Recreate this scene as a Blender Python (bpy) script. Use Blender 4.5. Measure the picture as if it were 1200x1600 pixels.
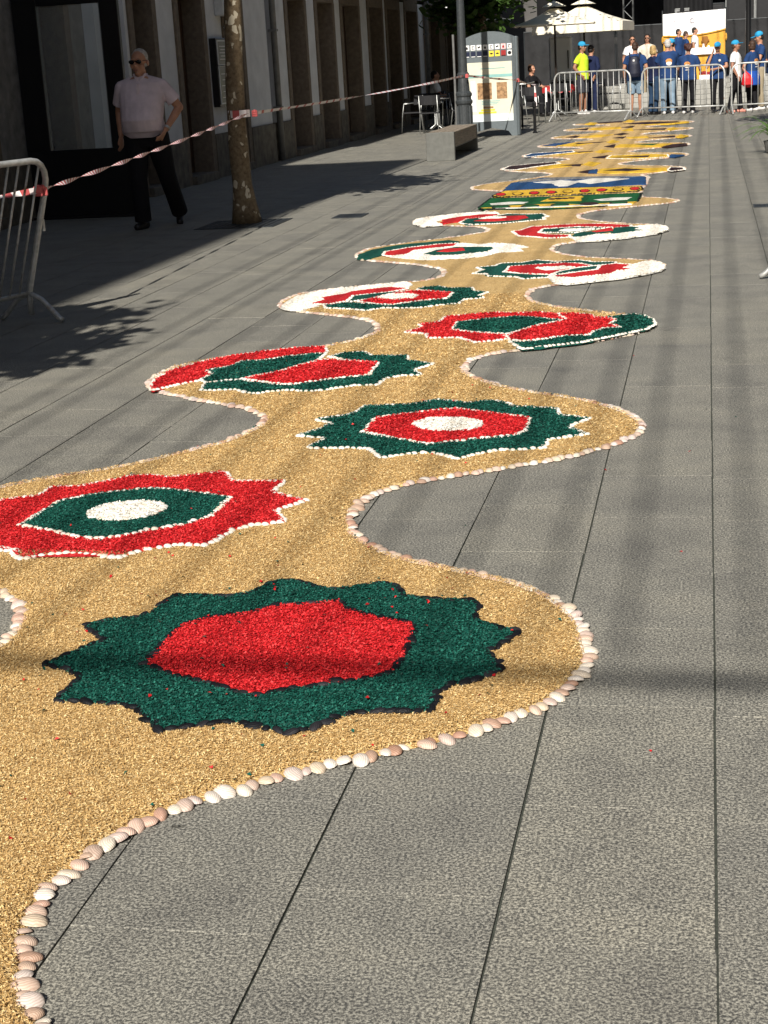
import bpy, bmesh, math, random
import numpy as np
from mathutils import Vector, Matrix
for o in list(bpy.data.objects): bpy.data.objects.remove(o)
SC = bpy.context.scene
COL = SC.collection
RNG = np.random.default_rng(7)
random.seed(7)

# ---------------- camera ----------------
H = 1.6
PITCH, ROLL, YAW = 0.272538752, -0.0586753809, 0.206772567
def cam_axes():
    cy, sy = math.cos(YAW), math.sin(YAW)
    f = Vector((-sy*math.cos(PITCH), cy*math.cos(PITCH), -math.sin(PITCH)))
    r0 = Vector((cy, sy, 0)); u0 = r0.cross(f)
    r = r0*math.cos(ROLL) + u0*math.sin(ROLL); u = r.cross(f)
    return r, u, f
CR, CU, CF = cam_axes()
cam = bpy.data.cameras.new('camera'); camo = bpy.data.objects.new('camera', cam); COL.objects.link(camo)
camo.matrix_world = Matrix(((CR.x, CU.x, -CF.x, 0), (CR.y, CU.y, -CF.y, 0), (CR.z, CU.z, -CF.z, H), (0, 0, 0, 1)))
cam.sensor_fit = 'VERTICAL'; cam.sensor_height = 24.0; cam.sensor_width = 18.0; cam.lens = 2517.24/1600*24
cam.clip_start = 0.05; cam.clip_end = 1500
SC.camera = camo

# ---------------- sky, sun, exposure ----------------
SUN_EL = math.radians(37.0)
SUN_SLOPE = 0.05                     # shadows drift this far to +X for each metre along +Y
wd = bpy.data.worlds.new('World'); SC.world = wd; wd.use_nodes = True
nt = wd.node_tree; nt.nodes.clear()
sky = nt.nodes.new('ShaderNodeTexSky'); sky.sky_type = 'NISHITA'; sky.sun_disc = False
sky.sun_elevation = SUN_EL
sky.sun_rotation = math.atan2(-SUN_SLOPE, -1.0)
bg = nt.nodes.new('ShaderNodeBackground'); bg.inputs['Strength'].default_value = 0.05
wo = nt.nodes.new('ShaderNodeOutputWorld')
nt.links.new(sky.outputs[0], bg.inputs[0]); nt.links.new(bg.outputs[0], wo.inputs[0])
sl = bpy.data.lights.new('sun', 'SUN'); sl.energy = 5.0; sl.angle = math.radians(0.53); sl.color = (1.0, 0.945, 0.86)
slo = bpy.data.objects.new('sun', sl); COL.objects.link(slo)
sd = Vector((SUN_SLOPE, 1.0, 0)).normalized()*math.cos(SUN_EL) + Vector((0, 0, -math.sin(SUN_EL)))
slo.rotation_euler = sd.to_track_quat('-Z', 'Y').to_euler(); slo.location = (-2, -10, 20)
SC.view_settings.view_transform = 'Standard'; SC.view_settings.look = 'None'
SC.view_settings.exposure = 0.5; SC.view_settings.gamma = 1.0
SC.view_settings.use_curve_mapping = False

# ---------------- helpers ----------------
def tag(o, label=None, cat=None, group=None, kind=None):
    if label: o['label'] = label
    if cat: o['category'] = cat
    if group: o['group'] = group
    if kind: o['kind'] = kind
    return o
def link(name, me, mat=None, parent=None, loc=None):
    o = bpy.data.objects.new(name, me); COL.objects.link(o)
    if mat is not None and me is not None and not me.materials:
        for m in (mat if isinstance(mat, (list, tuple)) else [mat]): me.materials.append(m)
    if parent is not None: o.parent = parent
    if loc is not None: o.location = loc
    return o
def thing(name, label, cat, loc=(0, 0, 0), rz=0.0, group=None):
    o = bpy.data.objects.new(name, None); COL.objects.link(o); o.empty_display_size = .1
    o.location = loc; o.rotation_euler = (0, 0, rz)
    return tag(o, label, cat, group)
def copy_tree(o, parent=None):
    c = o.copy(); COL.objects.link(c); c.parent = parent
    for ch in list(o.children): copy_tree(ch, c)
    return c

class MB:
    """collects simple shapes, then becomes one mesh"""
    def __init__(s): s.v = []; s.f = []; s.m = []
    def add(s, vs, fs, mi=0):
        b = len(s.v); s.v += [tuple(v) for v in vs]; s.f += [tuple(i+b for i in f) for f in fs]; s.m += [mi]*len(fs); return s
    def box(s, x0, x1, y0, y1, z0, z1, mi=0, bev=0.0):
        if bev <= 0:
            vs = [(x, y, z) for z in (z0, z1) for x, y in ((x0, y0), (x1, y0), (x1, y1), (x0, y1))]
            return s.add(vs, [(3, 2, 1, 0), (4, 5, 6, 7), (0, 1, 5, 4), (1, 2, 6, 5), (2, 3, 7, 6), (3, 0, 4, 7)], mi)
        b = min(bev, (x1-x0)*.45, (y1-y0)*.45, (z1-z0)*.45)
        def ring(z, i): return [(x0+i, y0+b, z), (x0+b, y0+i, z), (x1-b, y0+i, z), (x1-i, y0+b, z), (x1-i, y1-b, z), (x1-b, y1-i, z), (x0+b, y1-i, z), (x0+i, y1-b, z)]
        vs = ring(z0, b*.6) + ring(z0+b, 0) + ring(z1-b, 0) + ring(z1, b*.6)
        fs = [tuple(range(7, -1, -1)), tuple(range(24, 32))]
        for r in range(3):
            for i in range(8):
                j = (i+1) % 8; fs.append((r*8+i, r*8+j, r*8+8+j, r*8+8+i))
        return s.add(vs, fs, mi)
    def tube(s, pts, r, n=8, mi=0, caps=True):
        pts = [Vector(p) for p in pts]; rs = r if isinstance(r, (list, tuple)) else [r]*len(pts)
        vs = []; fs = []
        ref = None
        for i, p in enumerate(pts):
            a = pts[max(i-1, 0)]; b = pts[min(i+1, len(pts)-1)]; d = (b-a).normalized()
            if ref is None: ref = Vector((0, 0, 1)) if abs(d.z) < .9 else Vector((1, 0, 0))
            u = d.cross(ref).normalized(); w = u.cross(d).normalized(); ref = w
            for k in range(n):
                t = 2*math.pi*k/n; vs.append(p+(u*math.cos(t)+w*math.sin(t))*rs[i])
        for i in range(len(pts)-1):
            for k in range(n):
                j = (k+1) % n; fs.append((i*n+k, i*n+j, (i+1)*n+j, (i+1)*n+k))
        if caps: fs.append(tuple(range(n-1, -1, -1))); fs.append(tuple((len(pts)-1)*n+k for k in range(n)))
        return s.add(vs, fs, mi)
    def lathe(s, prof, n=16, c=(0, 0, 0), mi=0):
        vs = []; fs = []
        for r, z in prof:
            for k in range(n):
                t = 2*math.pi*k/n; vs.append((c[0]+r*math.cos(t), c[1]+r*math.sin(t), c[2]+z))
        for i in range(len(prof)-1):
            for k in range(n):
                j = (k+1) % n; fs.append((i*n+k, i*n+j, (i+1)*n+j, (i+1)*n+k))
        fs.append(tuple(range(n-1, -1, -1))); fs.append(tuple((len(prof)-1)*n+k for k in range(n)))
        return s.add(vs, fs, mi)
    def prism(s, poly, z0, z1, mi=0):
        n = len(poly); vs = [(x, y, z0) for x, y in poly]+[(x, y, z1) for x, y in poly]
        fs = [tuple(range(n-1, -1, -1)), tuple(range(n, 2*n))]+[(i, (i+1) % n, n+(i+1) % n, n+i) for i in range(n)]
        return s.add(vs, fs, mi)
    def mesh(s, name='m', smooth=False):
        me = bpy.data.meshes.new(name); me.from_pydata(s.v, [], s.f)
        if any(s.m): me.polygons.foreach_set('material_index', s.m)
        if smooth: me.polygons.foreach_set('use_smooth', [True]*len(me.polygons))
        me.update(); return me
    def build(s, name, mat, parent=None, loc=None, smooth=False):
        return link(name, s.mesh(name, smooth), mat, parent, loc)

def np_mesh(name, V, F, smooth=False):
    """numpy vertices and equal-sized faces to a mesh"""
    V = np.ascontiguousarray(V, np.float32); F = np.ascontiguousarray(F, np.int32)
    me = bpy.data.meshes.new(name); k = F.shape[1]
    me.vertices.add(len(V)); me.vertices.foreach_set('co', V.ravel())
    me.loops.add(F.size); me.loops.foreach_set('vertex_index', F.ravel())
    me.polygons.add(len(F)); me.polygons.foreach_set('loop_start', np.arange(0, F.size, k, dtype=np.int32))
    if smooth: me.polygons.foreach_set('use_smooth', np.ones(len(F), bool))
    me.update(calc_edges=True); return me

# ---------------- materials ----------------
def nodes(name):
    m = bpy.data.materials.new(name); m.use_nodes = True
    t = m.node_tree; b = t.nodes['Principled BSDF']; return m, t, b
def N(t, kind, **kw):
    n = t.nodes.new(kind)
    for k, v in kw.items():
        if k in n.inputs: n.inputs[k].default_value = v
        else: setattr(n, k, v)
    return n
def ramp(t, fac, stops):
    r = t.nodes.new('ShaderNodeValToRGB'); e = r.color_ramp.elements
    while len(e) < len(stops): e.new(.5)
    for el, (p, c) in zip(e, stops): el.position = p; el.color = (*c, 1) if len(c) == 3 else c
    t.links.new(fac, r.inputs[0]); return r.outputs[0]
def mix(t, fac, a, b, blend='MIX'):
    n = t.nodes.new('ShaderNodeMix'); n.data_type = 'RGBA'; n.blend_type = blend
    for i, x in ((0, fac), (6, a), (7, b)):
        if hasattr(x, 'node'): t.links.new(x, n.inputs[i])
        else: n.inputs[i].default_value = x if i == 0 else (*x, 1)
    return n.outputs[2]
def wpos(t): return t.nodes.new('ShaderNodeNewGeometry').outputs['Position']
def noise(t, scale, detail=3, vec=None, rough=.55):
    n = N(t, 'ShaderNodeTexNoise', Scale=scale, Detail=detail, Roughness=rough)
    t.links.new(vec if vec is not None else wpos(t), n.inputs['Vector']); return n.outputs['Fac']
def bump(t, b, h, strength=.3, dist=.01):
    n = N(t, 'ShaderNodeBump', Strength=strength, Distance=dist); t.links.new(h, n.inputs['Height']); t.links.new(n.outputs[0], b.inputs['Normal'])
def M(name, col, rough=.7, var=.25, scale=8, bmp=0.0, metal=0.0, spec=.4, bscale=None, local=True):
    """plain procedural paint, cloth or metal: colour broken by noise, fine relief"""
    m, t, b = nodes(name)
    vec = t.nodes.new('ShaderNodeTexCoord').outputs['Object'] if local else wpos(t)
    f = noise(t, scale, 4, vec)
    d = tuple(c*(1-var) for c in col); u = tuple(min(1, c*(1+var)) for c in col)
    t.links.new(ramp(t, f, [(.3, d), (.7, u)]), b.inputs['Base Color'])
    b.inputs['Roughness'].default_value = rough; b.inputs['Metallic'].default_value = metal
    b.inputs['Specular IOR Level'].default_value = spec
    if bmp: bump(t, b, noise(t, bscale or scale*4, 3, vec), bmp, .01)
    return m
# ---- ground plan of the carpet, in metres (X across, Y along the street) ----
RIGHT_EDGE=[(-1.16,2.3),(-1.2,2.35),(-1.23,2.41),(-1.27,2.5),(-1.3,2.56),(-1.32,2.63),(-1.33,2.72),(-1.33,2.81),(-1.31,2.9),(-1.28,2.99),(-1.24,3.07),(-1.19,3.15),(-1.1,3.23),(-1.03,3.3),(-0.94,3.37),(-0.85,3.43),(-0.78,3.47),(-0.71,3.51),(-0.62,3.57),(-0.55,3.65),(-0.46,3.73),(-0.41,3.8),(-0.37,3.88),(-0.34,4.01),(-0.32,4.13),(-0.34,4.25),(-0.37,4.41),(-0.43,4.55),(-0.52,4.7),(-0.63,4.79),(-0.74,4.85),(-0.85,4.92),(-0.97,4.98),(-1.07,5.07),(-1.16,5.18),(-1.24,5.33),(-1.29,5.52),(-1.3,5.69),(-1.26,5.85),(-1.15,6),(-1.01,6.09),(-0.87,6.18),(-0.7,6.29),(-0.53,6.43),(-0.41,6.57),(-0.33,6.72),(-0.28,6.88),(-0.3,7.05),(-0.39,7.25),(-0.52,7.43),(-0.68,7.58),(-0.85,7.69),(-1.02,7.86),(-1.18,8.07),(-1.28,8.3),(-1.29,8.57),(-1.21,8.76),(-1.04,8.87),(-0.8,8.98),(-0.56,9.16),(-0.39,9.35),(-0.32,9.63),(-0.35,9.82),(-0.47,9.97),(-0.7,10.15),(-0.96,10.38),(-1.16,10.66),(-1.23,10.97),(-1.2,11.3),(-1.05,11.46),(-0.79,11.56),(-0.53,11.77),(-0.36,12.07),(-0.33,12.36),(-0.42,12.61),(-0.65,12.75),(-0.93,12.9),(-1.15,13.17),(-1.29,13.5),(-1.29,13.86),(-1.12,14.05),(-0.8,14.28),(-0.48,14.48),(-0.36,14.8),(-0.44,15.15),(-0.74,15.37),(-1,15.63),(-1.24,16.02),(-1.29,16.47),(-1.13,16.8),(-0.69,17.1),(-0.37,17.31),(-0.3,17.57),(-0.45,17.86),(-0.71,18.05)]
LEFT_EDGE=[(-2.04,4.14),(-2.05,4.25),(-2.07,4.35),(-2.1,4.44),(-2.13,4.5),(-2.2,4.58),(-2.27,4.66),(-2.85,5.96),(-2.73,6.08),(-2.57,6.18),(-2.4,6.32),(-2.3,6.46),(-2.2,6.59),(-2.11,6.71),(-2.06,6.89),(-2.02,7.09),(-2.07,7.25),(-2.19,7.42),(-2.4,7.57),(-2.61,7.71),(-2.81,7.88),(-2.92,8.03),(-2.98,8.27),(-2.96,8.57),(-2.83,8.75),(-2.57,8.92),(-2.23,9.08),(-2.05,9.32),(-1.98,9.58),(-2.03,9.85),(-2.15,10.11),(-2.38,10.28),(-2.64,10.46),(-2.84,10.63),(-2.95,10.91),(-2.94,11.3),(-2.71,11.58),(-2.36,11.74),(-2.12,11.75),(-1.97,12.03),(-1.98,12.28),(-2.06,12.56),(-2.31,12.86),(-2.62,13.1),(-2.85,13.28),(-2.97,13.62),(-2.96,14.07),(-2.65,14.46),(-2.28,14.75),(-2.03,15.09),(-2.04,15.37),(-2.17,15.64),(-2.51,15.82),(-2.8,16.04),(-2.94,16.33),(-2.91,16.7),(-2.68,16.94),(-2.28,16.99)]
# medallion number, colour, layer, border, outline
FIELDS=[
 (1,'green',0,'mussel',[(-1.83,3.98),(-1.8,4.04),(-1.77,4.11),(-1.73,4.18),(-1.82,4.27),(-1.84,4.3),(-1.78,4.35),(-1.71,4.37),(-1.67,4.41),(-1.66,4.5),(-1.65,4.57),(-1.58,4.59),(-1.48,4.57),(-1.41,4.61),(-1.38,4.7),(-1.34,4.74),(-1.28,4.73),(-1.21,4.68),(-1.15,4.65),(-1.1,4.67),(-1.06,4.7),(-1,4.72),(-0.96,4.69),(-0.91,4.6),(-0.83,4.57),(-0.76,4.56),(-0.71,4.56),(-0.68,4.54),(-0.67,4.39),(-0.61,4.34),(-0.53,4.29),(-0.56,4.21),(-0.6,4.14),(-0.57,4.06),(-0.54,3.99),(-0.59,3.93),(-0.67,3.88),(-0.69,3.83),(-0.69,3.71),(-0.74,3.7),(-0.81,3.7),(-0.87,3.69),(-0.92,3.65),(-0.96,3.59),(-1.01,3.55),(-1.04,3.56),(-1.1,3.59),(-1.17,3.61),(-1.24,3.6),(-1.3,3.57),(-1.36,3.55),(-1.41,3.62),(-1.46,3.68),(-1.51,3.71),(-1.57,3.71),(-1.64,3.72),(-1.7,3.72),(-1.69,3.79),(-1.69,3.9),(-1.75,3.93)]),
 (1,'red',1,'mussel',[(-1.54,3.99),(-1.54,4.12),(-1.54,4.22),(-1.53,4.31),(-1.46,4.37),(-1.36,4.41),(-1.28,4.49),(-1.21,4.5),(-1.13,4.52),(-1.11,4.54),(-1.08,4.47),(-1.03,4.43),(-0.94,4.38),(-0.85,4.34),(-0.83,4.28),(-0.82,4.13),(-0.83,3.96),(-0.9,3.91),(-0.99,3.87),(-1.08,3.83),(-1.17,3.78),(-1.25,3.82),(-1.34,3.87),(-1.43,3.91)]),
 (2,'red',0,'shell',[(-1.49,5.69),(-1.58,5.56),(-1.5,5.4),(-1.61,5.37),(-1.67,5.3),(-1.69,5.17),(-1.72,5.12),(-1.83,5.12),(-1.9,5.08),(-1.94,5.03),(-1.98,4.97),(-2.07,5),(-2.14,5.02),(-2.2,5.02),(-2.26,4.99),(-2.33,4.95),(-2.42,5.07),(-2.46,5.09),(-2.38,5.05),(-2.47,5.05),(-2.59,5.05),(-2.58,5.2),(-2.66,5.28),(-2.75,5.34),(-2.66,5.47),(-2.74,5.63),(-2.74,5.71),(-2.6,5.78),(-2.6,5.91),(-2.49,5.92),(-2.4,5.99),(-2.33,6.08),(-2.24,6.09),(-2.15,6.05),(-2.05,6.09),(-1.95,6.14),(-1.86,5.98),(-1.77,5.98),(-1.65,5.98),(-1.66,5.83),(-1.58,5.75)]),
 (2,'green',1,'shell',[(-2.5,5.35),(-2.48,5.68),(-2.38,5.78),(-2.25,5.84),(-2.15,5.87),(-2,5.82),(-1.8,5.73),(-1.8,5.58),(-1.8,5.47),(-1.86,5.37),(-1.98,5.29),(-2.05,5.22),(-2.14,5.18),(-2.26,5.23),(-2.37,5.3)]),
 (2,'white',2,None,[(-2.01,5.58),(-2,5.54),(-2.01,5.51),(-2.02,5.47),(-2.05,5.44),(-2.09,5.42),(-2.13,5.41),(-2.17,5.4),(-2.21,5.41),(-2.24,5.43),(-2.27,5.45),(-2.29,5.48),(-2.3,5.52),(-2.29,5.56),(-2.28,5.59),(-2.25,5.63),(-2.21,5.65),(-2.17,5.66),(-2.13,5.67),(-2.09,5.66),(-2.05,5.64),(-2.03,5.61)]),
 (3,'green',0,'shell',[(-1.79,6.77),(-1.73,6.87),(-1.69,7),(-1.78,7.1),(-1.67,7.17),(-1.62,7.25),(-1.61,7.37),(-1.5,7.39),(-1.39,7.4),(-1.27,7.5),(-1.13,7.41),(-1.01,7.46),(-0.94,7.41),(-0.89,7.32),(-0.76,7.28),(-0.68,7.25),(-0.67,7.13),(-0.59,7.08),(-0.52,7.04),(-0.6,6.89),(-0.51,6.73),(-0.59,6.69),(-0.67,6.64),(-0.67,6.5),(-0.75,6.47),(-0.86,6.47),(-0.92,6.42),(-1.01,6.32),(-1.1,6.41),(-1.16,6.44),(-1.26,6.4),(-1.33,6.35),(-1.41,6.51),(-1.51,6.53),(-1.69,6.54),(-1.65,6.72)]),
 (3,'red',1,'shell',[(-1.5,6.81),(-1.5,7.1),(-1.37,7.18),(-1.16,7.28),(-1.03,7.2),(-0.79,7.06),(-0.78,6.82),(-0.81,6.72),(-0.98,6.66),(-1.17,6.57),(-1.31,6.67)]),
 (3,'white',2,None,[(-0.98,6.92),(-0.98,6.88),(-1,6.85),(-1.02,6.82),(-1.05,6.81),(-1.1,6.8),(-1.14,6.8),(-1.18,6.81),(-1.22,6.83),(-1.26,6.86),(-1.28,6.9),(-1.3,6.94),(-1.3,6.98),(-1.28,7.01),(-1.26,7.04),(-1.22,7.06),(-1.18,7.06),(-1.13,7.06),(-1.09,7.05),(-1.05,7.02),(-1.01,6.99),(-0.99,6.96)]),
 (4,'red',0,'shell',[(-2.88,7.94),(-2.92,8.14),(-2.91,8.41),(-2.83,8.6),(-2.71,8.78),(-2.53,8.93),(-2.34,9.03),(-2.19,9.04),(-2.13,8.84),(-2.22,8.79),(-2.33,8.73),(-2.45,8.63),(-2.57,8.61),(-2.59,8.47),(-2.7,8.35),(-2.63,8.24),(-2.66,8.09),(-2.72,8.03),(-2.79,7.91),(-2.84,7.85)]),
 (4,'green',0,'shell',[(-2.09,8.71),(-2.02,8.81),(-1.92,8.84),(-1.84,8.71),(-1.64,8.69),(-1.61,8.54),(-1.45,8.43),(-1.53,8.27),(-1.47,8.13),(-1.57,8.12),(-1.64,8.05),(-1.65,7.89),(-1.78,7.88),(-1.89,7.79),(-1.97,7.75),(-2.09,7.79),(-2.18,7.77),(-2.24,7.72),(-2.31,7.75),(-2.38,7.83),(-2.56,7.82),(-2.6,8.01),(-2.52,8.05),(-2.43,8.07),(-2.31,7.99),(-2.12,7.9),(-2.01,7.97),(-1.88,8.07),(-1.75,8.12),(-1.76,8.48),(-1.94,8.57)]),
 (4,'green',1,'shell',[(-2.57,8.61),(-2.45,8.63),(-2.33,8.73),(-2.22,8.79),(-2.13,8.8),(-2.13,8.58),(-2.2,8.44),(-2.27,8.28),(-2.36,8.18),(-2.43,8.07),(-2.52,8.05),(-2.59,8.01),(-2.65,8.09),(-2.63,8.24),(-2.7,8.35),(-2.59,8.47)]),
 (4,'red',1,'shell',[(-2.42,8.09),(-2.36,8.18),(-2.27,8.28),(-2.2,8.44),(-2.11,8.61),(-1.94,8.56),(-1.76,8.48),(-1.75,8.14),(-1.88,8.08),(-2.01,7.99),(-2.13,7.92),(-2.25,7.99)]),
 (5,'red',0,'shell',[(-1.79,9.48),(-1.71,9.65),(-1.76,9.76),(-1.64,9.83),(-1.63,10.04),(-1.49,10.09),(-1.33,10.15),(-1.18,10.1),(-1.04,10.12),(-0.92,10.01),(-0.84,9.76),(-0.94,9.8),(-1.08,9.91),(-1.16,9.95),(-1.35,9.89),(-1.52,9.79),(-1.51,9.52),(-1.36,9.4),(-1.17,9.3),(-1.14,9.16),(-1.2,9.11),(-1.31,9.07),(-1.43,9.24),(-1.62,9.26),(-1.65,9.4)]),
 (5,'green',1,'shell',[(-1.52,9.79),(-1.35,9.89),(-1.16,9.95),(-1.08,9.91),(-0.94,9.8),(-0.86,9.75),(-0.99,9.62),(-1.08,9.46),(-1.15,9.31),(-1.36,9.4),(-1.51,9.52)]),
 (5,'green',0,'shell',[(-0.68,9.82),(-0.58,9.86),(-0.46,9.94),(-0.39,9.88),(-0.33,9.71),(-0.31,9.54),(-0.35,9.39),(-0.43,9.29),(-0.56,9.14),(-0.7,8.99),(-0.85,8.91),(-0.97,8.84),(-1.01,8.82),(-1.06,8.93),(-1.11,9.08),(-1.04,9.04),(-0.94,9.07),(-0.8,9.19),(-0.67,9.19),(-0.66,9.32),(-0.59,9.43),(-0.5,9.45),(-0.58,9.58),(-0.54,9.71)]),
 (5,'red',1,'shell',[(-1.15,9.25),(-1.08,9.44),(-0.99,9.6),(-0.84,9.76),(-0.92,10.01),(-0.81,10),(-0.71,9.94),(-0.69,9.85),(-0.59,9.79),(-0.54,9.71),(-0.58,9.58),(-0.5,9.45),(-0.59,9.43),(-0.66,9.32),(-0.67,9.21),(-0.8,9.2),(-0.87,9.16),(-0.94,9.1),(-1.04,9.06),(-1.11,9.11)]),
 (6,'white',0,None,[(-2.87,10.65),(-2.89,10.86),(-2.87,11.15),(-2.78,11.36),(-2.65,11.47),(-2.46,11.57),(-2.32,11.65),(-2.19,11.72),(-2.11,11.54),(-2.11,11.36),(-2.25,11.45),(-2.35,11.41),(-2.51,11.29),(-2.54,11.18),(-2.68,11.03),(-2.63,10.9),(-2.69,10.74),(-2.6,10.65),(-2.68,10.5),(-2.77,10.52)]),
 (6,'green',0,'shell',[(-2.04,11.32),(-2,11.4),(-1.9,11.43),(-1.81,11.32),(-1.64,11.31),(-1.61,11.14),(-1.5,11.06),(-1.54,10.92),(-1.49,10.81),(-1.62,10.75),(-1.63,10.59),(-1.76,10.53),(-1.86,10.44),(-1.99,10.44),(-2.12,10.48),(-2.22,10.38),(-2.33,10.46),(-2.53,10.55),(-2.57,10.66),(-2.42,10.76),(-2.22,10.64),(-2.08,10.57),(-1.98,10.65),(-1.88,10.73),(-1.74,10.8),(-1.74,11.08),(-1.96,11.21)]),
 (6,'red',1,'shell',[(-2.51,11.29),(-2.35,11.41),(-2.25,11.45),(-2.11,11.36),(-2.2,11.2),(-2.37,11.1),(-2.45,11.05),(-2.44,10.82),(-2.56,10.68),(-2.69,10.74),(-2.63,10.9),(-2.68,11.03),(-2.54,11.18)]),
 (6,'green',1,'shell',[(-2.45,11.05),(-2.37,11.1),(-2.2,11.2),(-2.1,11.2),(-2.22,11.03),(-2.3,10.88),(-2.43,10.78)]),
 (6,'red',1,'shell',[(-2.35,10.78),(-2.3,10.88),(-2.22,11.03),(-2.1,11.22),(-1.96,11.21),(-1.74,11.06),(-1.75,10.81),(-1.88,10.76),(-1.98,10.68),(-2.09,10.59),(-2.23,10.66)]),
 (6,'white',2,None,[(-2.25,10.91),(-2.2,11.05),(-2.05,11.06),(-1.96,10.95),(-1.97,10.84),(-2.12,10.8)]),
 (7,'green',0,'shell',[(-1.74,12.08),(-1.68,12.26),(-1.76,12.42),(-1.62,12.48),(-1.6,12.63),(-1.42,12.63),(-1.33,12.76),(-1.16,12.61),(-0.99,12.67),(-0.86,12.51),(-0.7,12.49),(-0.69,12.37),(-0.86,12.29),(-0.97,12.47),(-1.09,12.5),(-1.28,12.47),(-1.5,12.4),(-1.5,12.09),(-1.37,11.97),(-1.14,11.85),(-1.14,11.72),(-1.23,11.72),(-1.32,11.69),(-1.39,11.82),(-1.6,11.9),(-1.64,12.03)]),
 (7,'white',0,None,[(-0.55,12.29),(-0.46,12.48),(-0.35,12.34),(-0.31,12.11),(-0.34,11.94),(-0.44,11.78),(-0.6,11.6),(-0.83,11.46),(-0.98,11.37),(-1.07,11.45),(-1.14,11.72),(-1.11,11.76),(-0.96,11.64),(-0.8,11.71),(-0.68,11.79),(-0.65,11.95),(-0.54,12.01),(-0.61,12.12)]),
 (7,'red',1,'shell',[(-1.5,12.09),(-1.5,12.4),(-1.28,12.47),(-1.09,12.5),(-0.97,12.44),(-0.86,12.29),(-0.97,12.18),(-1.08,12.02),(-1.14,11.85),(-1.37,11.97)]),
 (7,'red',1,'shell',[(-1.11,11.79),(-0.93,11.96),(-0.81,12.05),(-0.8,12.28),(-0.69,12.37),(-0.55,12.26),(-0.61,12.12),(-0.54,12.01),(-0.65,11.95),(-0.68,11.81),(-0.8,11.73),(-0.96,11.64),(-1.08,11.69)]),
 (7,'green',1,'shell',[(-1.12,11.85),(-1.08,12.02),(-0.97,12.18),(-0.81,12.28),(-0.81,12.05),(-0.93,11.96)]),
 (7,'white',2,None,[(-1.29,12.23),(-1.21,12.26),(-1.08,12.27),(-0.98,12.21),(-1.09,12.09),(-1.2,12.08)]),
 (8,'green',0,None,[(-2.89,13.29),(-2.93,13.56),(-2.88,13.86),(-2.71,14.14),(-2.53,14.25),(-2.28,14.4),(-2.16,14.25),(-2.13,14.02),(-2.3,14.1),(-2.44,14),(-2.57,13.9),(-2.72,13.66),(-2.7,13.44),(-2.78,13.22)]),
 (8,'white',0,None,[(-2.61,13.29),(-2.48,13.43),(-2.47,13.69),(-2.3,13.8),(-2.15,13.88),(-2.13,14.1),(-1.95,13.97),(-1.83,14.04),(-1.65,13.91),(-1.49,13.67),(-1.57,13.59),(-1.5,13.39),(-1.68,13.37),(-1.78,13.17),(-1.94,13.04),(-2.25,13.03),(-2.39,13.11)]),
 (8,'red',1,'shell',[(-2.72,13.66),(-2.57,13.9),(-2.44,14),(-2.3,14.1),(-2.15,14.11),(-2.15,13.88),(-2.3,13.8),(-2.47,13.69),(-2.48,13.43),(-2.62,13.32),(-2.7,13.44)]),
 (8,'green',1,None,[(-2.35,13.4),(-2.28,13.64),(-2.13,13.84),(-1.81,13.74),(-1.77,13.6),(-1.81,13.4),(-2.04,13.27),(-2.22,13.26)]),
 (8,'red',2,None,[(-2.25,13.52),(-2.21,13.69),(-2.06,13.73),(-2.01,13.53),(-2.15,13.47)]),
 (9,'red',0,'shell',[(-1.77,14.93),(-1.7,15.03),(-1.63,15.32),(-1.58,15.3),(-1.34,15.38),(-1.07,15.37),(-0.88,15.27),(-0.7,15.12),(-0.7,14.96),(-0.88,14.94),(-1.19,15.12),(-1.5,15.09),(-1.51,14.73),(-1.4,14.58),(-1.2,14.46),(-1.2,14.29),(-1.38,14.29),(-1.54,14.45),(-1.67,14.55)]),
 (9,'white',0,None,[(-0.69,14.99),(-0.46,15.1),(-0.37,14.88),(-0.35,14.64),(-0.44,14.38),(-0.68,14.13),(-0.92,13.99),(-1.1,13.99),(-1.19,14.29),(-1.1,14.28),(-0.96,14.44),(-0.83,14.42),(-0.72,14.47),(-0.57,14.63),(-0.66,14.76),(-0.6,14.84)]),
 (9,'green',1,'shell',[(-1.5,14.75),(-1.5,15.02),(-1.18,15.1),(-0.86,14.96),(-1.03,14.83),(-1.17,14.62)]),
 (9,'green',1,None,[(-1.18,14.37),(-1.17,14.56),(-1.02,14.69),(-0.86,14.93),(-0.84,14.63),(-0.98,14.44),(-1.1,14.31)]),
 (9,'green',1,None,[(-0.83,14.42),(-0.84,14.92),(-0.7,14.96),(-0.6,14.84),(-0.66,14.74),(-0.57,14.63),(-0.72,14.47)]),
 (9,'red',2,None,[(-1.02,14.63),(-0.86,14.93),(-0.84,14.65),(-0.97,14.58)]),
 (9,'white',2,None,[(-1.33,14.79),(-1.28,14.91),(-1.01,14.9),(-1.13,14.75),(-1.24,14.7)]),
 (10,'white',0,None,[(-2.9,16.06),(-2.93,16.44),(-2.83,16.59),(-2.6,16.87),(-2.38,16.95),(-2.16,16.89),(-2.1,16.64),(-2.28,16.67),(-2.48,16.53),(-2.64,16.27),(-2.69,16.1),(-2.56,15.82),(-2.74,15.71)]),
 (10,'green',0,'shell',[(-2.41,15.94),(-2.39,16.3),(-2.14,16.44),(-2.02,16.65),(-1.79,16.52),(-1.64,16.53),(-1.6,16.32),(-1.55,16.24),(-1.61,16.14),(-1.57,15.97),(-1.71,15.87),(-1.94,15.72),(-2.24,15.7),(-2.35,15.8)]),
 (10,'red',1,None,[(-2.64,16.27),(-2.48,16.53),(-2.28,16.67),(-2.12,16.64),(-2.14,16.4),(-2.39,16.3),(-2.42,16.01),(-2.57,15.88)]),
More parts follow.
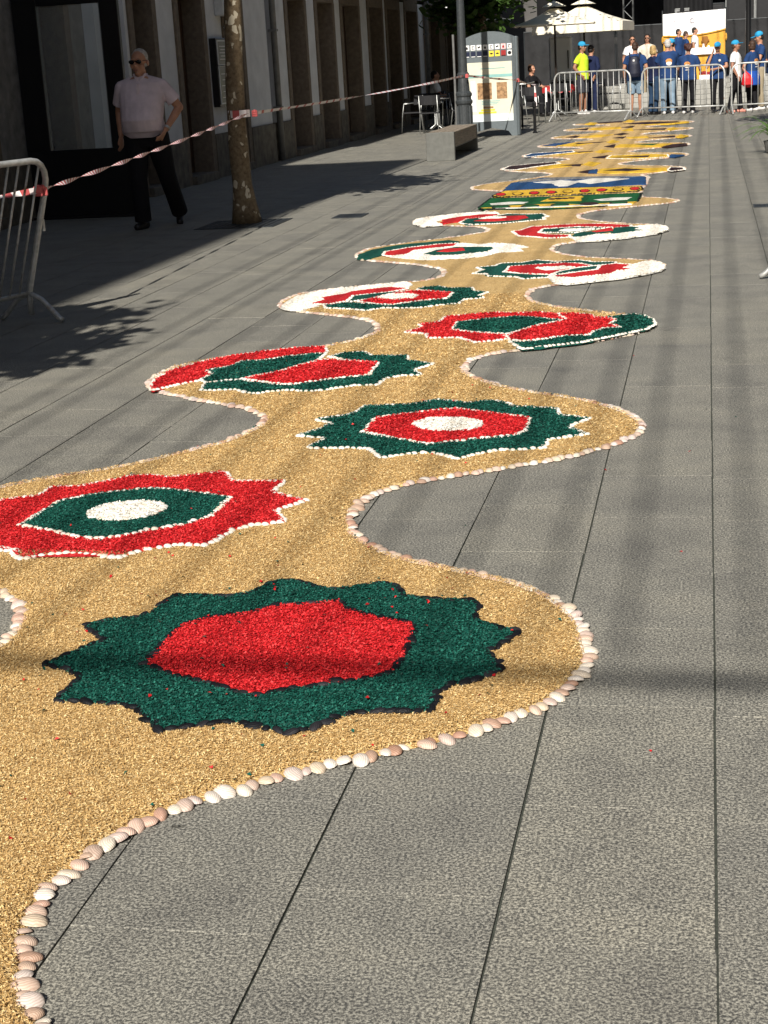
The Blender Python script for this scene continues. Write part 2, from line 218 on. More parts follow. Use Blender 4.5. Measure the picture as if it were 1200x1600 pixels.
 (10,'red',1,None,[(-2.28,16.02),(-2.05,16.4),(-1.8,16.36),(-1.75,16.13),(-1.83,15.97),(-2.09,15.92)]),
 (10,'white',2,None,[(-2.26,16.23),(-2.15,16.36),(-1.98,16.25),(-2.04,16.15)]),
 (11,'blue',0,None,[(-2.42,19.62),(-2.45,20.69),(-2.12,21.38),(-1.35,21.1),(-0.78,20.85),(-0.72,19.67),(-1.25,19.55),(-1.9,19.62)]),
 (11,'white',1,None,[(-2.16,20.62),(-1.83,20.79),(-1.63,20.54),(-1.38,20.89),(-0.96,20.55),(-1.17,20.3),(-1.41,20.02),(-1.57,20.32),(-1.66,19.83),(-1.77,19.81),(-1.9,20.33)]),
 (11,'grey',1,None,[(-2.38,20.93),(-1.94,21.28),(-1.12,21.09),(-0.81,20.87),(-1.1,20.8),(-1.91,20.91),(-2.33,20.71)]),
 (11,'yellow',0,'mussel',[(-2.46,18.91),(-2.39,19.53),(-1.9,19.57),(-1.25,19.5),(-0.77,19.32),(-0.73,18.98),(-0.79,18.72),(-1.4,18.66),(-2.02,18.66),(-2.38,18.71)]),
 (11,'greenb',0,'mussel',[(-2.43,17.48),(-2.44,18.56),(-1.79,18.45),(-1.39,18.49),(-0.73,18.46),(-0.73,17.48),(-1.09,17.04),(-1.65,16.93),(-2.35,17.25)]),
 (11,'white',1,None,[(-2.36,17.87),(-2.15,17.99),(-1.93,17.89),(-1.96,17.7),(-2.31,17.68)]),
 (11,'white',1,None,[(-1.22,17.84),(-1.04,17.98),(-0.81,17.94),(-0.85,17.68),(-1.13,17.66)]),
 (11,'yellow',1,None,[(-1.8,17.88),(-1.72,18.35),(-1.38,18.37),(-1.35,17.75)]),
 (11,'yellow',1,None,[(-2.39,17.37),(-2.06,17.53),(-1.63,17.56),(-1.3,17.32),(-0.74,17.42),(-0.77,17.24),(-1.28,17.05),(-1.86,17.15)]),
 (11,'white',2,None,[(-2.22,17.26),(-1.62,17.23),(-0.79,17.2),(-0.78,17.14),(-1.61,17.11),(-2.21,17.22)]),
 (11,'dark',1,None,[(-2.31,19),(-2.3,18.89),(-2.32,18.8),(-2.35,18.78),(-2.38,18.81),(-2.42,18.9),(-2.44,19.02),(-2.45,19.14),(-2.43,19.22),(-2.4,19.25),(-2.37,19.22),(-2.33,19.12)]),
 (11,'red',2,None,[(-2.32,19),(-2.32,18.92),(-2.33,18.87),(-2.36,18.85),(-2.38,18.87),(-2.41,18.94),(-2.43,19.02),(-2.43,19.1),(-2.42,19.16),(-2.39,19.18),(-2.37,19.15),(-2.34,19.09)]),
 (11,'dark',1,None,[(-2.11,19.01),(-2.11,18.89),(-2.12,18.81),(-2.15,18.78),(-2.19,18.82),(-2.22,18.91),(-2.24,19.02),(-2.25,19.14),(-2.23,19.23),(-2.21,19.26),(-2.17,19.22),(-2.14,19.13)]),
 (11,'yellow',2,None,[(-2.13,19.01),(-2.13,18.93),(-2.14,18.87),(-2.16,18.85),(-2.19,18.88),(-2.21,18.94),(-2.23,19.02),(-2.23,19.1),(-2.22,19.16),(-2.2,19.18),(-2.17,19.15),(-2.14,19.09)]),
 (11,'dark',1,None,[(-1.92,19.01),(-1.92,18.9),(-1.93,18.81),(-1.96,18.79),(-1.99,18.82),(-2.03,18.91),(-2.05,19.03),(-2.05,19.15),(-2.04,19.23),(-2.01,19.26),(-1.97,19.22),(-1.94,19.13)]),
 (11,'red',2,None,[(-1.93,19.01),(-1.93,18.93),(-1.94,18.88),(-1.97,18.86),(-1.99,18.88),(-2.02,18.95),(-2.03,19.03),(-2.04,19.11),(-2.02,19.17),(-2,19.18),(-1.97,19.16),(-1.95,19.1)]),
 (11,'dark',1,None,[(-1.72,19.02),(-1.72,18.9),(-1.74,18.82),(-1.77,18.79),(-1.8,18.83),(-1.83,18.91),(-1.85,19.03),(-1.86,19.15),(-1.84,19.24),(-1.81,19.26),(-1.78,19.23),(-1.74,19.14)]),
 (11,'red',2,None,[(-1.74,19.02),(-1.74,18.94),(-1.75,18.88),(-1.77,18.86),(-1.8,18.89),(-1.83,18.95),(-1.84,19.03),(-1.84,19.11),(-1.83,19.17),(-1.8,19.19),(-1.78,19.16),(-1.75,19.1)]),
 (11,'dark',1,None,[(-1.53,19.02),(-1.53,18.9),(-1.55,18.82),(-1.58,18.8),(-1.61,18.83),(-1.64,18.92),(-1.66,19.04),(-1.66,19.16),(-1.64,19.24),(-1.61,19.27),(-1.58,19.23),(-1.55,19.14)]),
 (11,'yellow',2,None,[(-1.54,19.02),(-1.54,18.94),(-1.56,18.89),(-1.58,18.87),(-1.61,18.89),(-1.63,18.95),(-1.65,19.04),(-1.65,19.12),(-1.63,19.17),(-1.61,19.19),(-1.58,19.17),(-1.56,19.1)]),
 (11,'dark',1,None,[(-1.34,19.02),(-1.34,18.91),(-1.36,18.83),(-1.38,18.8),(-1.42,18.83),(-1.45,18.92),(-1.46,19.04),(-1.47,19.16),(-1.45,19.24),(-1.42,19.27),(-1.38,19.24),(-1.36,19.14)]),
 (11,'red',2,None,[(-1.35,19.03),(-1.35,18.95),(-1.37,18.89),(-1.39,18.87),(-1.42,18.9),(-1.44,18.96),(-1.45,19.04),(-1.45,19.12),(-1.44,19.18),(-1.41,19.2),(-1.39,19.17),(-1.36,19.11)]),
 (11,'dark',1,None,[(-1.15,19.03),(-1.15,18.91),(-1.17,18.83),(-1.19,18.8),(-1.23,18.84),(-1.26,18.93),(-1.27,19.05),(-1.27,19.16),(-1.25,19.25),(-1.22,19.28),(-1.19,19.24),(-1.16,19.15)]),
 (11,'red',2,None,[(-1.16,19.03),(-1.16,18.95),(-1.18,18.9),(-1.2,18.88),(-1.23,18.9),(-1.25,18.96),(-1.26,19.04),(-1.26,19.12),(-1.24,19.18),(-1.22,19.2),(-1.19,19.17),(-1.17,19.11)]),
 (11,'dark',1,None,[(-0.95,19.03),(-0.96,18.92),(-0.98,18.84),(-1.01,18.81),(-1.04,18.84),(-1.07,18.93),(-1.08,19.05),(-1.08,19.17),(-1.06,19.25),(-1.03,19.28),(-1,19.24),(-0.97,19.15)]),
 (11,'yellow',2,None,[(-0.97,19.03),(-0.97,18.96),(-0.99,18.9),(-1.01,18.88),(-1.04,18.91),(-1.06,18.97),(-1.07,19.05),(-1.07,19.13),(-1.05,19.19),(-1.03,19.2),(-1,19.18),(-0.98,19.12)]),
 (11,'dark',1,None,[(-0.76,19.04),(-0.77,18.92),(-0.79,18.84),(-0.82,18.81),(-0.85,18.85),(-0.87,18.94),(-0.89,19.05),(-0.89,19.17),(-0.87,19.26),(-0.84,19.28),(-0.8,19.25),(-0.78,19.16)]),
 (11,'red',2,None,[(-0.78,19.04),(-0.78,18.96),(-0.8,18.9),(-0.82,18.89),(-0.85,18.91),(-0.87,18.97),(-0.88,19.05),(-0.87,19.13),(-0.86,19.19),(-0.83,19.21),(-0.81,19.18),(-0.79,19.12)]),
 (11,'dark',2,None,[(-2.07,17.36),(-2.07,17.28),(-2.09,17.21),(-2.13,17.18),(-2.17,17.18),(-2.22,17.21),(-2.25,17.28),(-2.27,17.36),(-2.28,17.44),(-2.26,17.51),(-2.22,17.55),(-2.17,17.55),(-2.13,17.51),(-2.09,17.44)]),
 (11,'greenb',2,None,[(-2.09,17.36),(-2.09,17.3),(-2.11,17.26),(-2.14,17.24),(-2.18,17.24),(-2.21,17.26),(-2.24,17.3),(-2.26,17.36),(-2.26,17.41),(-2.24,17.46),(-2.21,17.48),(-2.17,17.48),(-2.13,17.46),(-2.1,17.41)]),
 (11,'dark',2,None,[(-1.76,17.35),(-1.76,17.27),(-1.78,17.2),(-1.82,17.17),(-1.86,17.17),(-1.9,17.2),(-1.94,17.27),(-1.96,17.35),(-1.96,17.43),(-1.94,17.5),(-1.9,17.53),(-1.85,17.53),(-1.81,17.5),(-1.77,17.43)]),
 (11,'greenb',2,None,[(-1.77,17.35),(-1.78,17.3),(-1.8,17.25),(-1.83,17.23),(-1.86,17.23),(-1.9,17.25),(-1.93,17.3),(-1.94,17.35),(-1.94,17.4),(-1.92,17.45),(-1.89,17.47),(-1.85,17.47),(-1.82,17.45),(-1.79,17.4)]),
 (11,'dark',2,None,[(-1.44,17.34),(-1.45,17.26),(-1.47,17.19),(-1.51,17.16),(-1.55,17.16),(-1.59,17.19),(-1.63,17.26),(-1.64,17.34),(-1.64,17.42),(-1.62,17.49),(-1.58,17.52),(-1.54,17.52),(-1.49,17.49),(-1.46,17.42)]),
 (11,'greenb',2,None,[(-1.46,17.34),(-1.46,17.29),(-1.48,17.24),(-1.51,17.22),(-1.55,17.22),(-1.59,17.24),(-1.61,17.29),(-1.63,17.34),(-1.62,17.39),(-1.6,17.44),(-1.57,17.46),(-1.54,17.46),(-1.5,17.44),(-1.47,17.39)]),
 (11,'dark',2,None,[(-1.13,17.33),(-1.14,17.25),(-1.16,17.19),(-1.2,17.15),(-1.24,17.15),(-1.28,17.19),(-1.32,17.25),(-1.33,17.33),(-1.33,17.41),(-1.3,17.48),(-1.27,17.51),(-1.22,17.51),(-1.18,17.48),(-1.15,17.41)]),
 (11,'greenb',2,None,[(-1.15,17.33),(-1.15,17.28),(-1.17,17.23),(-1.21,17.21),(-1.24,17.21),(-1.28,17.23),(-1.3,17.28),(-1.31,17.33),(-1.31,17.38),(-1.29,17.43),(-1.26,17.45),(-1.22,17.45),(-1.19,17.43),(-1.16,17.38)]),
 (11,'dark',2,None,[(-0.83,17.32),(-0.83,17.24),(-0.86,17.18),(-0.89,17.14),(-0.94,17.14),(-0.98,17.18),(-1.01,17.24),(-1.02,17.32),(-1.02,17.4),(-0.99,17.47),(-0.95,17.5),(-0.91,17.5),(-0.87,17.47),(-0.84,17.4)]),
 (11,'greenb',2,None,[(-0.84,17.32),(-0.85,17.27),(-0.87,17.23),(-0.9,17.2),(-0.93,17.2),(-0.97,17.22),(-0.99,17.27),(-1,17.32),(-1,17.37),(-0.98,17.42),(-0.95,17.44),(-0.91,17.44),(-0.88,17.42),(-0.85,17.37)]),
 (11,'dark',2,None,[(-1.66,18.08),(-1.66,18.02),(-1.69,18.01),(-1.72,18.04),(-1.74,18.11),(-1.73,18.17),(-1.71,18.19),(-1.67,18.15)]),
 (11,'dark',2,None,[(-1.58,18.09),(-1.59,18.03),(-1.62,18.02),(-1.65,18.06),(-1.67,18.13),(-1.66,18.18),(-1.63,18.2),(-1.6,18.16)]),
 (11,'dark',2,None,[(-1.51,18.1),(-1.52,18.04),(-1.55,18.03),(-1.58,18.07),(-1.6,18.14),(-1.59,18.2),(-1.56,18.21),(-1.53,18.17)]),
 (11,'dark',2,None,[(-1.44,18.11),(-1.45,18.05),(-1.47,18.04),(-1.51,18.08),(-1.52,18.15),(-1.52,18.21),(-1.49,18.22),(-1.46,18.18)]),
 (12,'dark',0,None,[(-1.72,22.13),(-1.53,22.51),(-1.46,21.7),(-1.54,21.75)]),
 (12,'blue',1,None,[(-1.57,22.19),(-1.48,22.48),(-1.43,21.69),(-1.55,21.76)]),
 (12,'yellow',0,None,[(-1.44,21.83),(-1.42,22.53),(-1.12,22.5),(-0.79,22.24),(-0.56,22.22),(-0.5,21.7),(-0.72,21.56),(-1.24,21.58)]),
 (12,'dark',1,None,[(-1.38,22.13),(-1.11,22.38),(-0.8,22.02),(-1.04,21.83)]),
 (12,'dark',0,'shell',[(-0.52,21.72),(-0.49,22.27),(-0.32,22.08),(-0.3,21.72),(-0.46,21.54)]),
 (13,'dark',0,'shell',[(-2.86,23.24),(-2.85,23.86),(-2.55,24.16),(-2.22,24.38),(-2.11,23.98),(-2.4,23.58),(-2.66,23.06)]),
 (13,'yellow',0,None,[(-2.39,23.27),(-2.11,23.88),(-1.75,23.5),(-2,23.18),(-2.31,22.91)]),
 (13,'dark',1,None,[(-2.07,23.51),(-1.76,23.63),(-1.78,23.23)]),
 (13,'yellow',0,None,[(-1.75,23.5),(-1.71,24.12),(-1.5,23.72),(-1.57,23.07)]),
 (14,'dark',0,None,[(-1.72,24.99),(-1.5,25.38),(-1.51,24.67)]),
 (14,'yellow',0,'shell',[(-1.48,24.65),(-1.45,25.27),(-0.84,25.22),(-0.6,24.94),(-0.56,24.38),(-1.04,24.19)]),
 (14,'dark',1,None,[(-1.42,24.75),(-0.85,24.83),(-0.87,24.48)]),
 (14,'blue',0,None,[(-0.56,24.38),(-0.54,24.9),(-0.34,24.65),(-0.47,24.25)]),
 (15,'blue',0,'shell',[(-2.87,26.14),(-2.81,26.69),(-2.16,26.94),(-2.11,26.58),(-2.43,26.22),(-2.8,25.83)]),
 (15,'yellow',0,None,[(-2.42,26.1),(-2.1,26.5),(-1.79,26.35),(-2.28,25.93)]),
 (15,'dark',1,None,[(-2.1,26.54),(-1.8,26.52),(-2.01,26.27)]),
 (15,'yellow',0,None,[(-1.77,26.34),(-1.69,26.89),(-1.48,26.33),(-1.63,25.93)]),
 (16,'dark',0,None,[(-1.7,27.69),(-1.54,28.19),(-1.51,27.23)]),
 (16,'yellow',0,None,[(-1.52,27.36),(-1.46,28.13),(-1.15,27.89),(-0.58,27.64),(-0.75,26.89)]),
 (16,'greenb',1,None,[(-1.2,27.84),(-0.8,27.78),(-0.89,27.39)]),
 (16,'dark',0,None,[(-0.73,26.87),(-0.58,27.43),(-0.36,27.55),(-0.33,27.04),(-0.63,26.68)]),
 (17,'blue',0,None,[(-2.84,28.78),(-2.68,29.31),(-2.33,29.57),(-2.59,28.59)]),
 (17,'yellow',0,None,[(-2.56,28.57),(-2.3,29.23),(-1.96,28.83),(-2.22,28.22)]),
 (17,'dark',1,None,[(-2.28,29),(-1.74,29.1),(-2.21,28.68)]),
 (17,'yellow',0,None,[(-1.74,29),(-1.67,29.63),(-1.5,28.9),(-1.63,28.48)]),
 (18,'dark',0,None,[(-1.7,30.27),(-1.47,30.51),(-1.5,29.91)]),
 (18,'yellow',0,None,[(-1.46,30.26),(-1.09,30.32),(-1.04,29.8),(-1.39,29.81)]),
 (18,'dark',0,None,[(-1.04,29.75),(-0.58,30.02),(-0.57,29.53)]),
 (18,'yellow',0,None,[(-0.57,29.53),(-0.48,30.38),(-0.34,29.76),(-0.46,29.21)]),
 (19,'dark',0,None,[(-2.63,31.26),(-2.49,31.66),(-2.38,31.36),(-2.43,30.95)]),
 (19,'yellow',0,None,[(-2.37,30.9),(-2.1,31.72),(-1.74,31.41),(-1.92,30.76)]),
 (19,'dark',0,None,[(-1.75,31.52),(-1.59,31.85),(-1.46,31.42),(-1.59,31.11)]),
 (20,'yellow',0,None,[(-1.67,32.75),(-1.51,33.7),(-1.42,32.4)]),
 (20,'dark',0,None,[(-1.44,32.87),(-0.8,32.89),(-0.82,32.33)]),
 (20,'yellow',0,None,[(-0.79,32.48),(-0.67,33.28),(-0.56,32.37),(-0.7,31.94)]),
 (21,'dark',0,None,[(-2.67,34.05),(-2.43,34.48),(-2.4,33.67)]),
 (21,'yellow',0,None,[(-2.39,33.9),(-2.33,34.32),(-1.78,34.39),(-1.71,33.6),(-2.09,33.49)]),
 (21,'dark',0,None,[(-1.74,34.17),(-1.48,34.53),(-1.51,33.76)]),
 (22,'yellow',0,None,[(-2.65,36.31),(-2.59,37.21),(-2.4,36.87),(-2.41,35.99)]),
 (22,'dark',0,None,[(-2.43,36.91),(-1.85,37.14),(-1.86,36.5),(-2.34,36.46)]),
 (22,'yellow',0,None,[(-1.82,36.54),(-1.74,37.6),(-1.59,36.99),(-1.62,36.18)]),
 (23,'dark',0,None,[(-1.78,35.68),(-1.39,36),(-0.65,35.62),(-0.55,35.05),(-1.28,34.97)]),
 (23,'yellow',0,None,[(-1.37,34.86),(-0.7,34.94),(-0.46,35.35),(-0.39,34.88),(-0.81,34.41)]),
]
# =============== the ground ===============
LANE, SLAB, LANE0 = 0.4165, 0.572, 0.0135
def granite(name, tone=1.0, mode='object'):
    m, t, b = nodes(name)
    p = wpos(t)
    speck = noise(t, 150, 2, p, .8); blotch = noise(t, 3.4, 5, p, .62); fine = noise(t, 620, 2, p)
    c = ramp(t, speck, [(.38, (.07*tone, .07*tone, .066*tone)), (.5, (.190*tone, .183*tone, .160*tone)), (.62, (.42*tone, .405*tone, .35*tone))])
    c = mix(t, .5, c, ramp(t, fine, [(.35, (.62, .62, .62)), (.65, (1.3, 1.3, 1.28))]), 'MULTIPLY')
    c = mix(t, .8, c, ramp(t, blotch, [(.3, (.72, .72, .73)), (.52, (.98, .98, .97)), (.75, (1.17, 1.15, 1.10))]), 'MULTIPLY')
    if mode == 'object': rnd = t.nodes.new('ShaderNodeObjectInfo').outputs['Random']
    else: rnd = t.nodes.new('ShaderNodeNewGeometry').outputs['Random Per Island']
    c = mix(t, .9, c, ramp(t, rnd, [(0, (.93, .93, .94)), (.5, (1, 1, 1)), (1, (1.07, 1.06, 1.04))]), 'MULTIPLY')
    # dark drips, gum spots and pale scuffs
    mp = N(t, 'ShaderNodeMapping'); mp.inputs['Scale'].default_value = (1, 2.4, 1); t.links.new(p, mp.inputs['Vector'])
    v = N(t, 'ShaderNodeTexVoronoi', Scale=1.7); v.feature = 'F1'; t.links.new(mp.outputs[0], v.inputs['Vector'])
    w = t.nodes.new('ShaderNodeMath'); w.operation = 'ADD'; t.links.new(v.outputs['Distance'], w.inputs[0])
    nn = N(t, 'ShaderNodeMath', operation='MULTIPLY'); nn.inputs[1].default_value = .05; t.links.new(noise(t, 30, 2, p), nn.inputs[0]); t.links.new(nn.outputs[0], w.inputs[1])
    spot = ramp(t, w.outputs[0], [(.050, (.45, .45, .44)), (.062, (1, 1, 1))])
    c = mix(t, 1.0, c, spot, 'MULTIPLY')
    t.links.new(c, b.inputs['Base Color'])
    b.inputs['Roughness'].default_value = .62; b.inputs['Specular IOR Level'].default_value = .35
    bump(t, b, speck, .35, .004)
    return m
m_slab = granite('granite_slab'); m_slab_i = granite('granite_slab_joined', mode='island')
m_joint = M('joint_mortar', (.045, .05, .04), .95, .4, 60, .3, local=False)
# one sheet to the horizon, just under the slabs
pav = MB().add([(-400, -300, -.007), (400, -300, -.007), (400, 900, -.007), (-400, 900, -.007)], [(0, 1, 2, 3)]).build('pavement', m_joint)
tag(pav, kind='structure')
def slab_faces(x0, x1, y0, y1, z):
    c = .0005
    vs = [(x0, y0, -.03), (x1, y0, -.03), (x1, y1, -.03), (x0, y1, -.03), (x0, y0, z-c), (x1, y0, z-c), (x1, y1, z-c), (x0, y1, z-c),
          (x0+c, y0+c, z), (x1-c, y0+c, z), (x1-c, y1-c, z), (x0+c, y1-c, z)]
    fs = [(8, 9, 10, 11)]
    for i in range(4):
        j = (i+1) % 4; fs += [(i, j, 4+j, 4+i), (4+i, 4+j, 8+j, 8+i)]
    return vs, fs
hx, hy, gap = LANE/2, SLAB/2, .0019
slab_meshes = []
for k in range(4):
    vs, fs = slab_faces(-hx+gap+.0007*k, hx-gap-.0005*k, -hy+.0011, hy-.0011, 0)
    me = MB().add(vs, fs).mesh('paving_slab'); me.materials.append(m_slab); slab_meshes.append(me)
def edge_x(tab, y): return np.interp(y, tab[:, 1], tab[:, 0])
def lobes(tips, tipx, waistx):
    prof = [(0, 0), (.12, .02), (.26, .09), (.4, .24), (.5, .44), (.6, .63), (.7, .79), (.84, .94), (1, 1)]
    pts = []
    for a, b in zip(tips, tips[1:]):
        h = (b-a)/2
        pts += [(tipx+(waistx-tipx)*q, a+h*u) for u, q in prof]
        pts += [(tipx+(waistx-tipx)*q, b-h*u) for u, q in prof[::-1][1:-1]]
    return pts+[(tipx, tips[-1])]
Rt = np.array([(-.98, 1.30), (-.6, 1.4), (-.4, 1.6), (-.5, 1.85), (-.8, 2.05), (-1.02, 2.2)]+RIGHT_EDGE+[(-.76, 18.5), (-.74, 20.9), (-.86, 21.3), (-.62, 21.6), (-.40, 21.8)]+lobes([22.11, 24.96, 27.57, 30.0, 32.66, 35.48], -.3, -1.25)+[(-.45, 36.0), (-.85, 36.35), (-1.2, 36.9)])
Lt = np.array([(-2.2, 1.30), (-2.55, 1.8), (-2.85, 2.2), (-2.98, 2.75), (-2.9, 3.2), (-2.62, 3.6), (-2.25, 3.85)]+LEFT_EDGE[:7]+[(-2.62, 4.93), (-2.86, 5.2), (-2.98, 5.6)]+LEFT_EDGE[7:]+[(-2.32, 17.4), (-2.30, 17.75), (-2.30, 18.9), (-2.36, 19.6), (-2.66, 19.9), (-2.85, 20.1), (-2.92, 20.5), (-2.8, 20.85), (-2.4, 21.3), (-2.08, 21.8), (-2.05, 22.15), (-2.2, 22.45), (-2.6, 22.85), (-2.82, 23.2)]+lobes([23.53, 26.44, 28.94, 31.53, 34.39, 36.79], -2.92, -2.05)+[(-2.8, 37.1), (-2.3, 37.3)])
for T_ in (Rt, Lt):
    T_[:] = T_[np.argsort(T_[:, 1], kind='stable')]
    T_[:, 1] += np.arange(len(T_))*1e-6
def on_carpet(x, y, pad=0.0):
    return (y > 1.3) & (y < 36.9) & (x < edge_x(Rt, y)+pad) & (x > edge_x(Lt, y)-pad)
def to_px(x, y, z=0):
    d = Vector((x, y, z-H)); w = d.dot(CF)
    return (600+2517.24*d.dot(CR)/w, 800-2517.24*d.dot(CU)/w, w) if w > .2 else (-1e4, -1e4, w)
slabs = []
for li in range(-19, 22):
    xc = LANE0+LANE*(li+.5); off = (2.67 if li == -1 else random.uniform(0, SLAB))
    for k in range(-6, 92):
        yc = off+SLAB*(k+.5)
        if xc < -7.4 and yc > 20.9: continue
        px, py, w = to_px(xc, yc)
        vis = -60 < px < 1260 and 60 < py < 1690
        cov = all(on_carpet(np.array(xc+sx*hx), np.array(yc+sy*hy), -.02) for sx in (-1, 0, 1) for sy in (-1, 0, 1))
        slabs.append((w if (vis and not cov) else 999, xc, yc))
slabs.sort()
J = MB()
for i, (w, xc, yc) in enumerate(slabs):
    z = random.uniform(-.0008, .0008)
    if i < 300 and w < 900:
        o = link('paving_slab', slab_meshes[i % 4], None, pav, (xc, yc, z))
        o.rotation_euler = (0, 0, random.choice((0, math.pi)))
    else:
        J.add(*slab_faces(xc-hx+gap, xc+hx-gap, yc-hy+.0011, yc+hy-.0011, z))
tag(J.build('paving_slabs', m_slab_i, pav), kind='stuff')

# =============== the buildings along the left side ===============
m_plaster = M('white_plaster', (.62, .63, .64), .85, .10, 3, .15, bscale=60)
m_stone = M('facade_granite', (.155, .122, .088), .85, .22, 14, .5, bscale=70)
m_stone2 = M('plinth_granite', (.125, .110, .085), .88, .4, 7, .5, bscale=60)
m_door = M('dark_brown_door', (.045, .022, .012), .5, .3, 14, .1)
m_roof = M('roof_tiles', (.25, .09, .05), .85, .3, 12, .3)
m_glassd = M('window_glass', (.02, .025, .03), .08, .1, 2, spec=.6)
m_frame_w = M('white_window_frame', (.6, .6, .58), .5, .05)
m_black = M('black_painted_metal', (.008, .008, .009), .35, .2, 20)
m_iron = M('dark_grey_iron', (.035, .04, .043), .5, .25, 30, .1)
m_alu = M('galvanised_steel', (.42, .43, .42), .42, .22, 18, .06, metal=.85)
m_zinc = M('grey_drainpipe', (.17, .17, .165), .55, .2, 10, .05, metal=.3)
FX = -7.45
m_grey_st = M('grey_ashlar', (.21, .20, .185), .85, .3, 6, .4, bscale=60)
def facade(name, label, y0, y1, openings, strips, h=6.5, fx=FX, depth=6.0, lintel=2.78, plaster=None):
    """strips: plaster between openings; openings: (ya, yb) with granite jambs on both sides"""
    t = thing(name, label, 'building', (fx, (y0+y1)/2, 0)); oy = (y0+y1)/2
    def part(nm, mat, *bx, bev=.006):
        return MB().box(*bx, bev=bev).build(nm, mat, t)
    R_ = .34
    # core behind the reveals
    part('wall', m_stone2, -depth, -R_-.02, y0-oy, y1-oy, 0, h, bev=0)
    segs = []; c = y0
    for a, b in openings: segs.append((c, a)); c = b
    segs.append((c, y1))
    for (a, b) in segs:
        if b-a < .05: continue
        jl = .18 if a > y0+.01 else 0.0; jr = .18 if b < y1-.01 else 0.0
        if jl+jr > (b-a)-.1: jl = jr = (b-a-.1)/2
        if jl: part('stone_jamb', m_stone, -R_, .03, a-oy, a+jl-oy, 0, lintel)
        if jr: part('stone_jamb', m_stone, -R_, .03, b-jr-oy, b-oy, 0, lintel)
        part('plaster_panel', plaster or m_plaster, -R_, 0, a+jl-oy+.001, b-jr-oy-.001, .66, lintel+.2)
        part('plinth', m_stone2, -R_, .045, a+jl-oy+.002, b-jr-oy-.002, 0, .66)
    for (a, b) in openings:
        part('lintel', m_stone, -R_, .03, a-.16-oy, b+.16-oy, lintel, lintel+.3)
        d = part('door', m_door, -R_+.0, -R_+.06, a-oy, b-oy, .12, lintel)
        if b-a > .5:
            w = (b-a)
            MB().box(-R_+.06, -R_+.075, a-oy+.12*w, a-oy+.88*w, 1.3, lintel-.15, bev=.004).build('door_panel', m_door, d)
            MB().box(-R_+.06, -R_+.075, a-oy+.12*w, a-oy+.88*w, .3, 1.15, bev=.004).build('door_panel', m_door, d)
            MB().tube([(-R_+.11, a-oy+.1*w, 1.0), (-R_+.11, a-oy+.1*w, 1.32)], .014).build('door_handle', m_alu, d)
        part('doorstep', m_stone2, -R_, .10, a-oy, b-oy, 0, .12)
    part('upper_wall', plaster or m_plaster, -R_, -.001, y0-oy, y1-oy, lintel+.31, h, bev=0)
    for (a, b) in openings:
        m_ = (a+b)/2-oy
        w = part('window', m_stone, -.03, .04, m_-.62, m_+.62, lintel+.9, lintel+2.6)
        MB().box(.04, .05, m_-.48, m_+.48, lintel+1.05, lintel+2.45).build('pane', m_glassd, w)
        MB().box(.05, .065, m_-.03, m_+.03, lintel+1.05, lintel+2.45).build('window_frame', m_frame_w, w)
    part('cornice', m_stone, -R_, .12, y0-oy+.003, y1-oy-.003, h-.22, h+.002)
    rf = MB().add([(.16, y0-oy, h), (.16, y1-oy, h), (-depth/2, y1-oy, h+.9), (-depth/2, y0-oy, h+.9), (-depth, y1-oy, h), (-depth, y0-oy, h),
                   (.16, y0-oy, h+.05), (.16, y1-oy, h+.05)], [(6, 7, 2, 3), (3, 2, 4, 5), (0, 1, 7, 6), (6, 3, 5), (2, 7, 4)])
    rf.build('roof', m_roof, t)
    return t
bA = facade('stone_shop_building', 'granite shop building set back behind the black glazed screen', 6.2, 20.9, [(8.5, 10.0), (12.2, 13.9), (16.3, 17.5), (19.2, 20.0)], None, fx=-7.95, depth=5.5, h=11.5, plaster=m_grey_st)
bB = facade('townhouse', 'white plastered townhouse with granite door jambs and wall menu board', 20.9, 28.02, [(21.18, 21.95), (23.12, 24.25), (25.5, 26.35)], None, h=8.5)
bC = facade('townhouse', 'long white and granite house with narrow deep doorways beyond the drainpipe', 28.42, 44.3, [(29.5, 30.78), (31.85, 33.2), (34.15, 35.75), (36.95, 38.4), (39.1, 40.6), (41.6, 43.2)], None)
# narrow stone gap between the two townhouses
facade('stone_house', 'narrow dark granite strip of wall between two white houses', 28.02, 28.42, [], None, fx=-7.62, depth=5.6, plaster=m_stone2)
bD = facade('stone_house', 'dark stone cafe house with wooden awning rail behind the terrace', 44.3, 62, [(45.3, 46.8), (48.2, 50.0), (52, 54), (56, 58)], None, plaster=m_stone, depth=6)
MB().box(-.50, -.342, -.19, -.001, 0, 6.4).build('end_wall', m_plaster, bB).location = (0, 20.9-24.46, 0)
# drainpipes
for (y, x) in ((28.30, FX+.06), (44.25, FX+.1)):
    t = thing('drainpipe', 'grey drainpipe down the wall %s' % ('between the two white townhouses' if y < 30 else 'at the far corner of the long house'), 'drainpipe', (x, y, 0))
    MB().tube([(0, 0, .02), (0, 0, 6.4)], .055, 10).build('pipe', m_zinc, t, smooth=True)
    for z in (.9, 2.2, 3.6, 5.0): MB().box(-.09, .06, -.07, .07, z, z+.04).build('pipe_bracket', m_zinc, t)
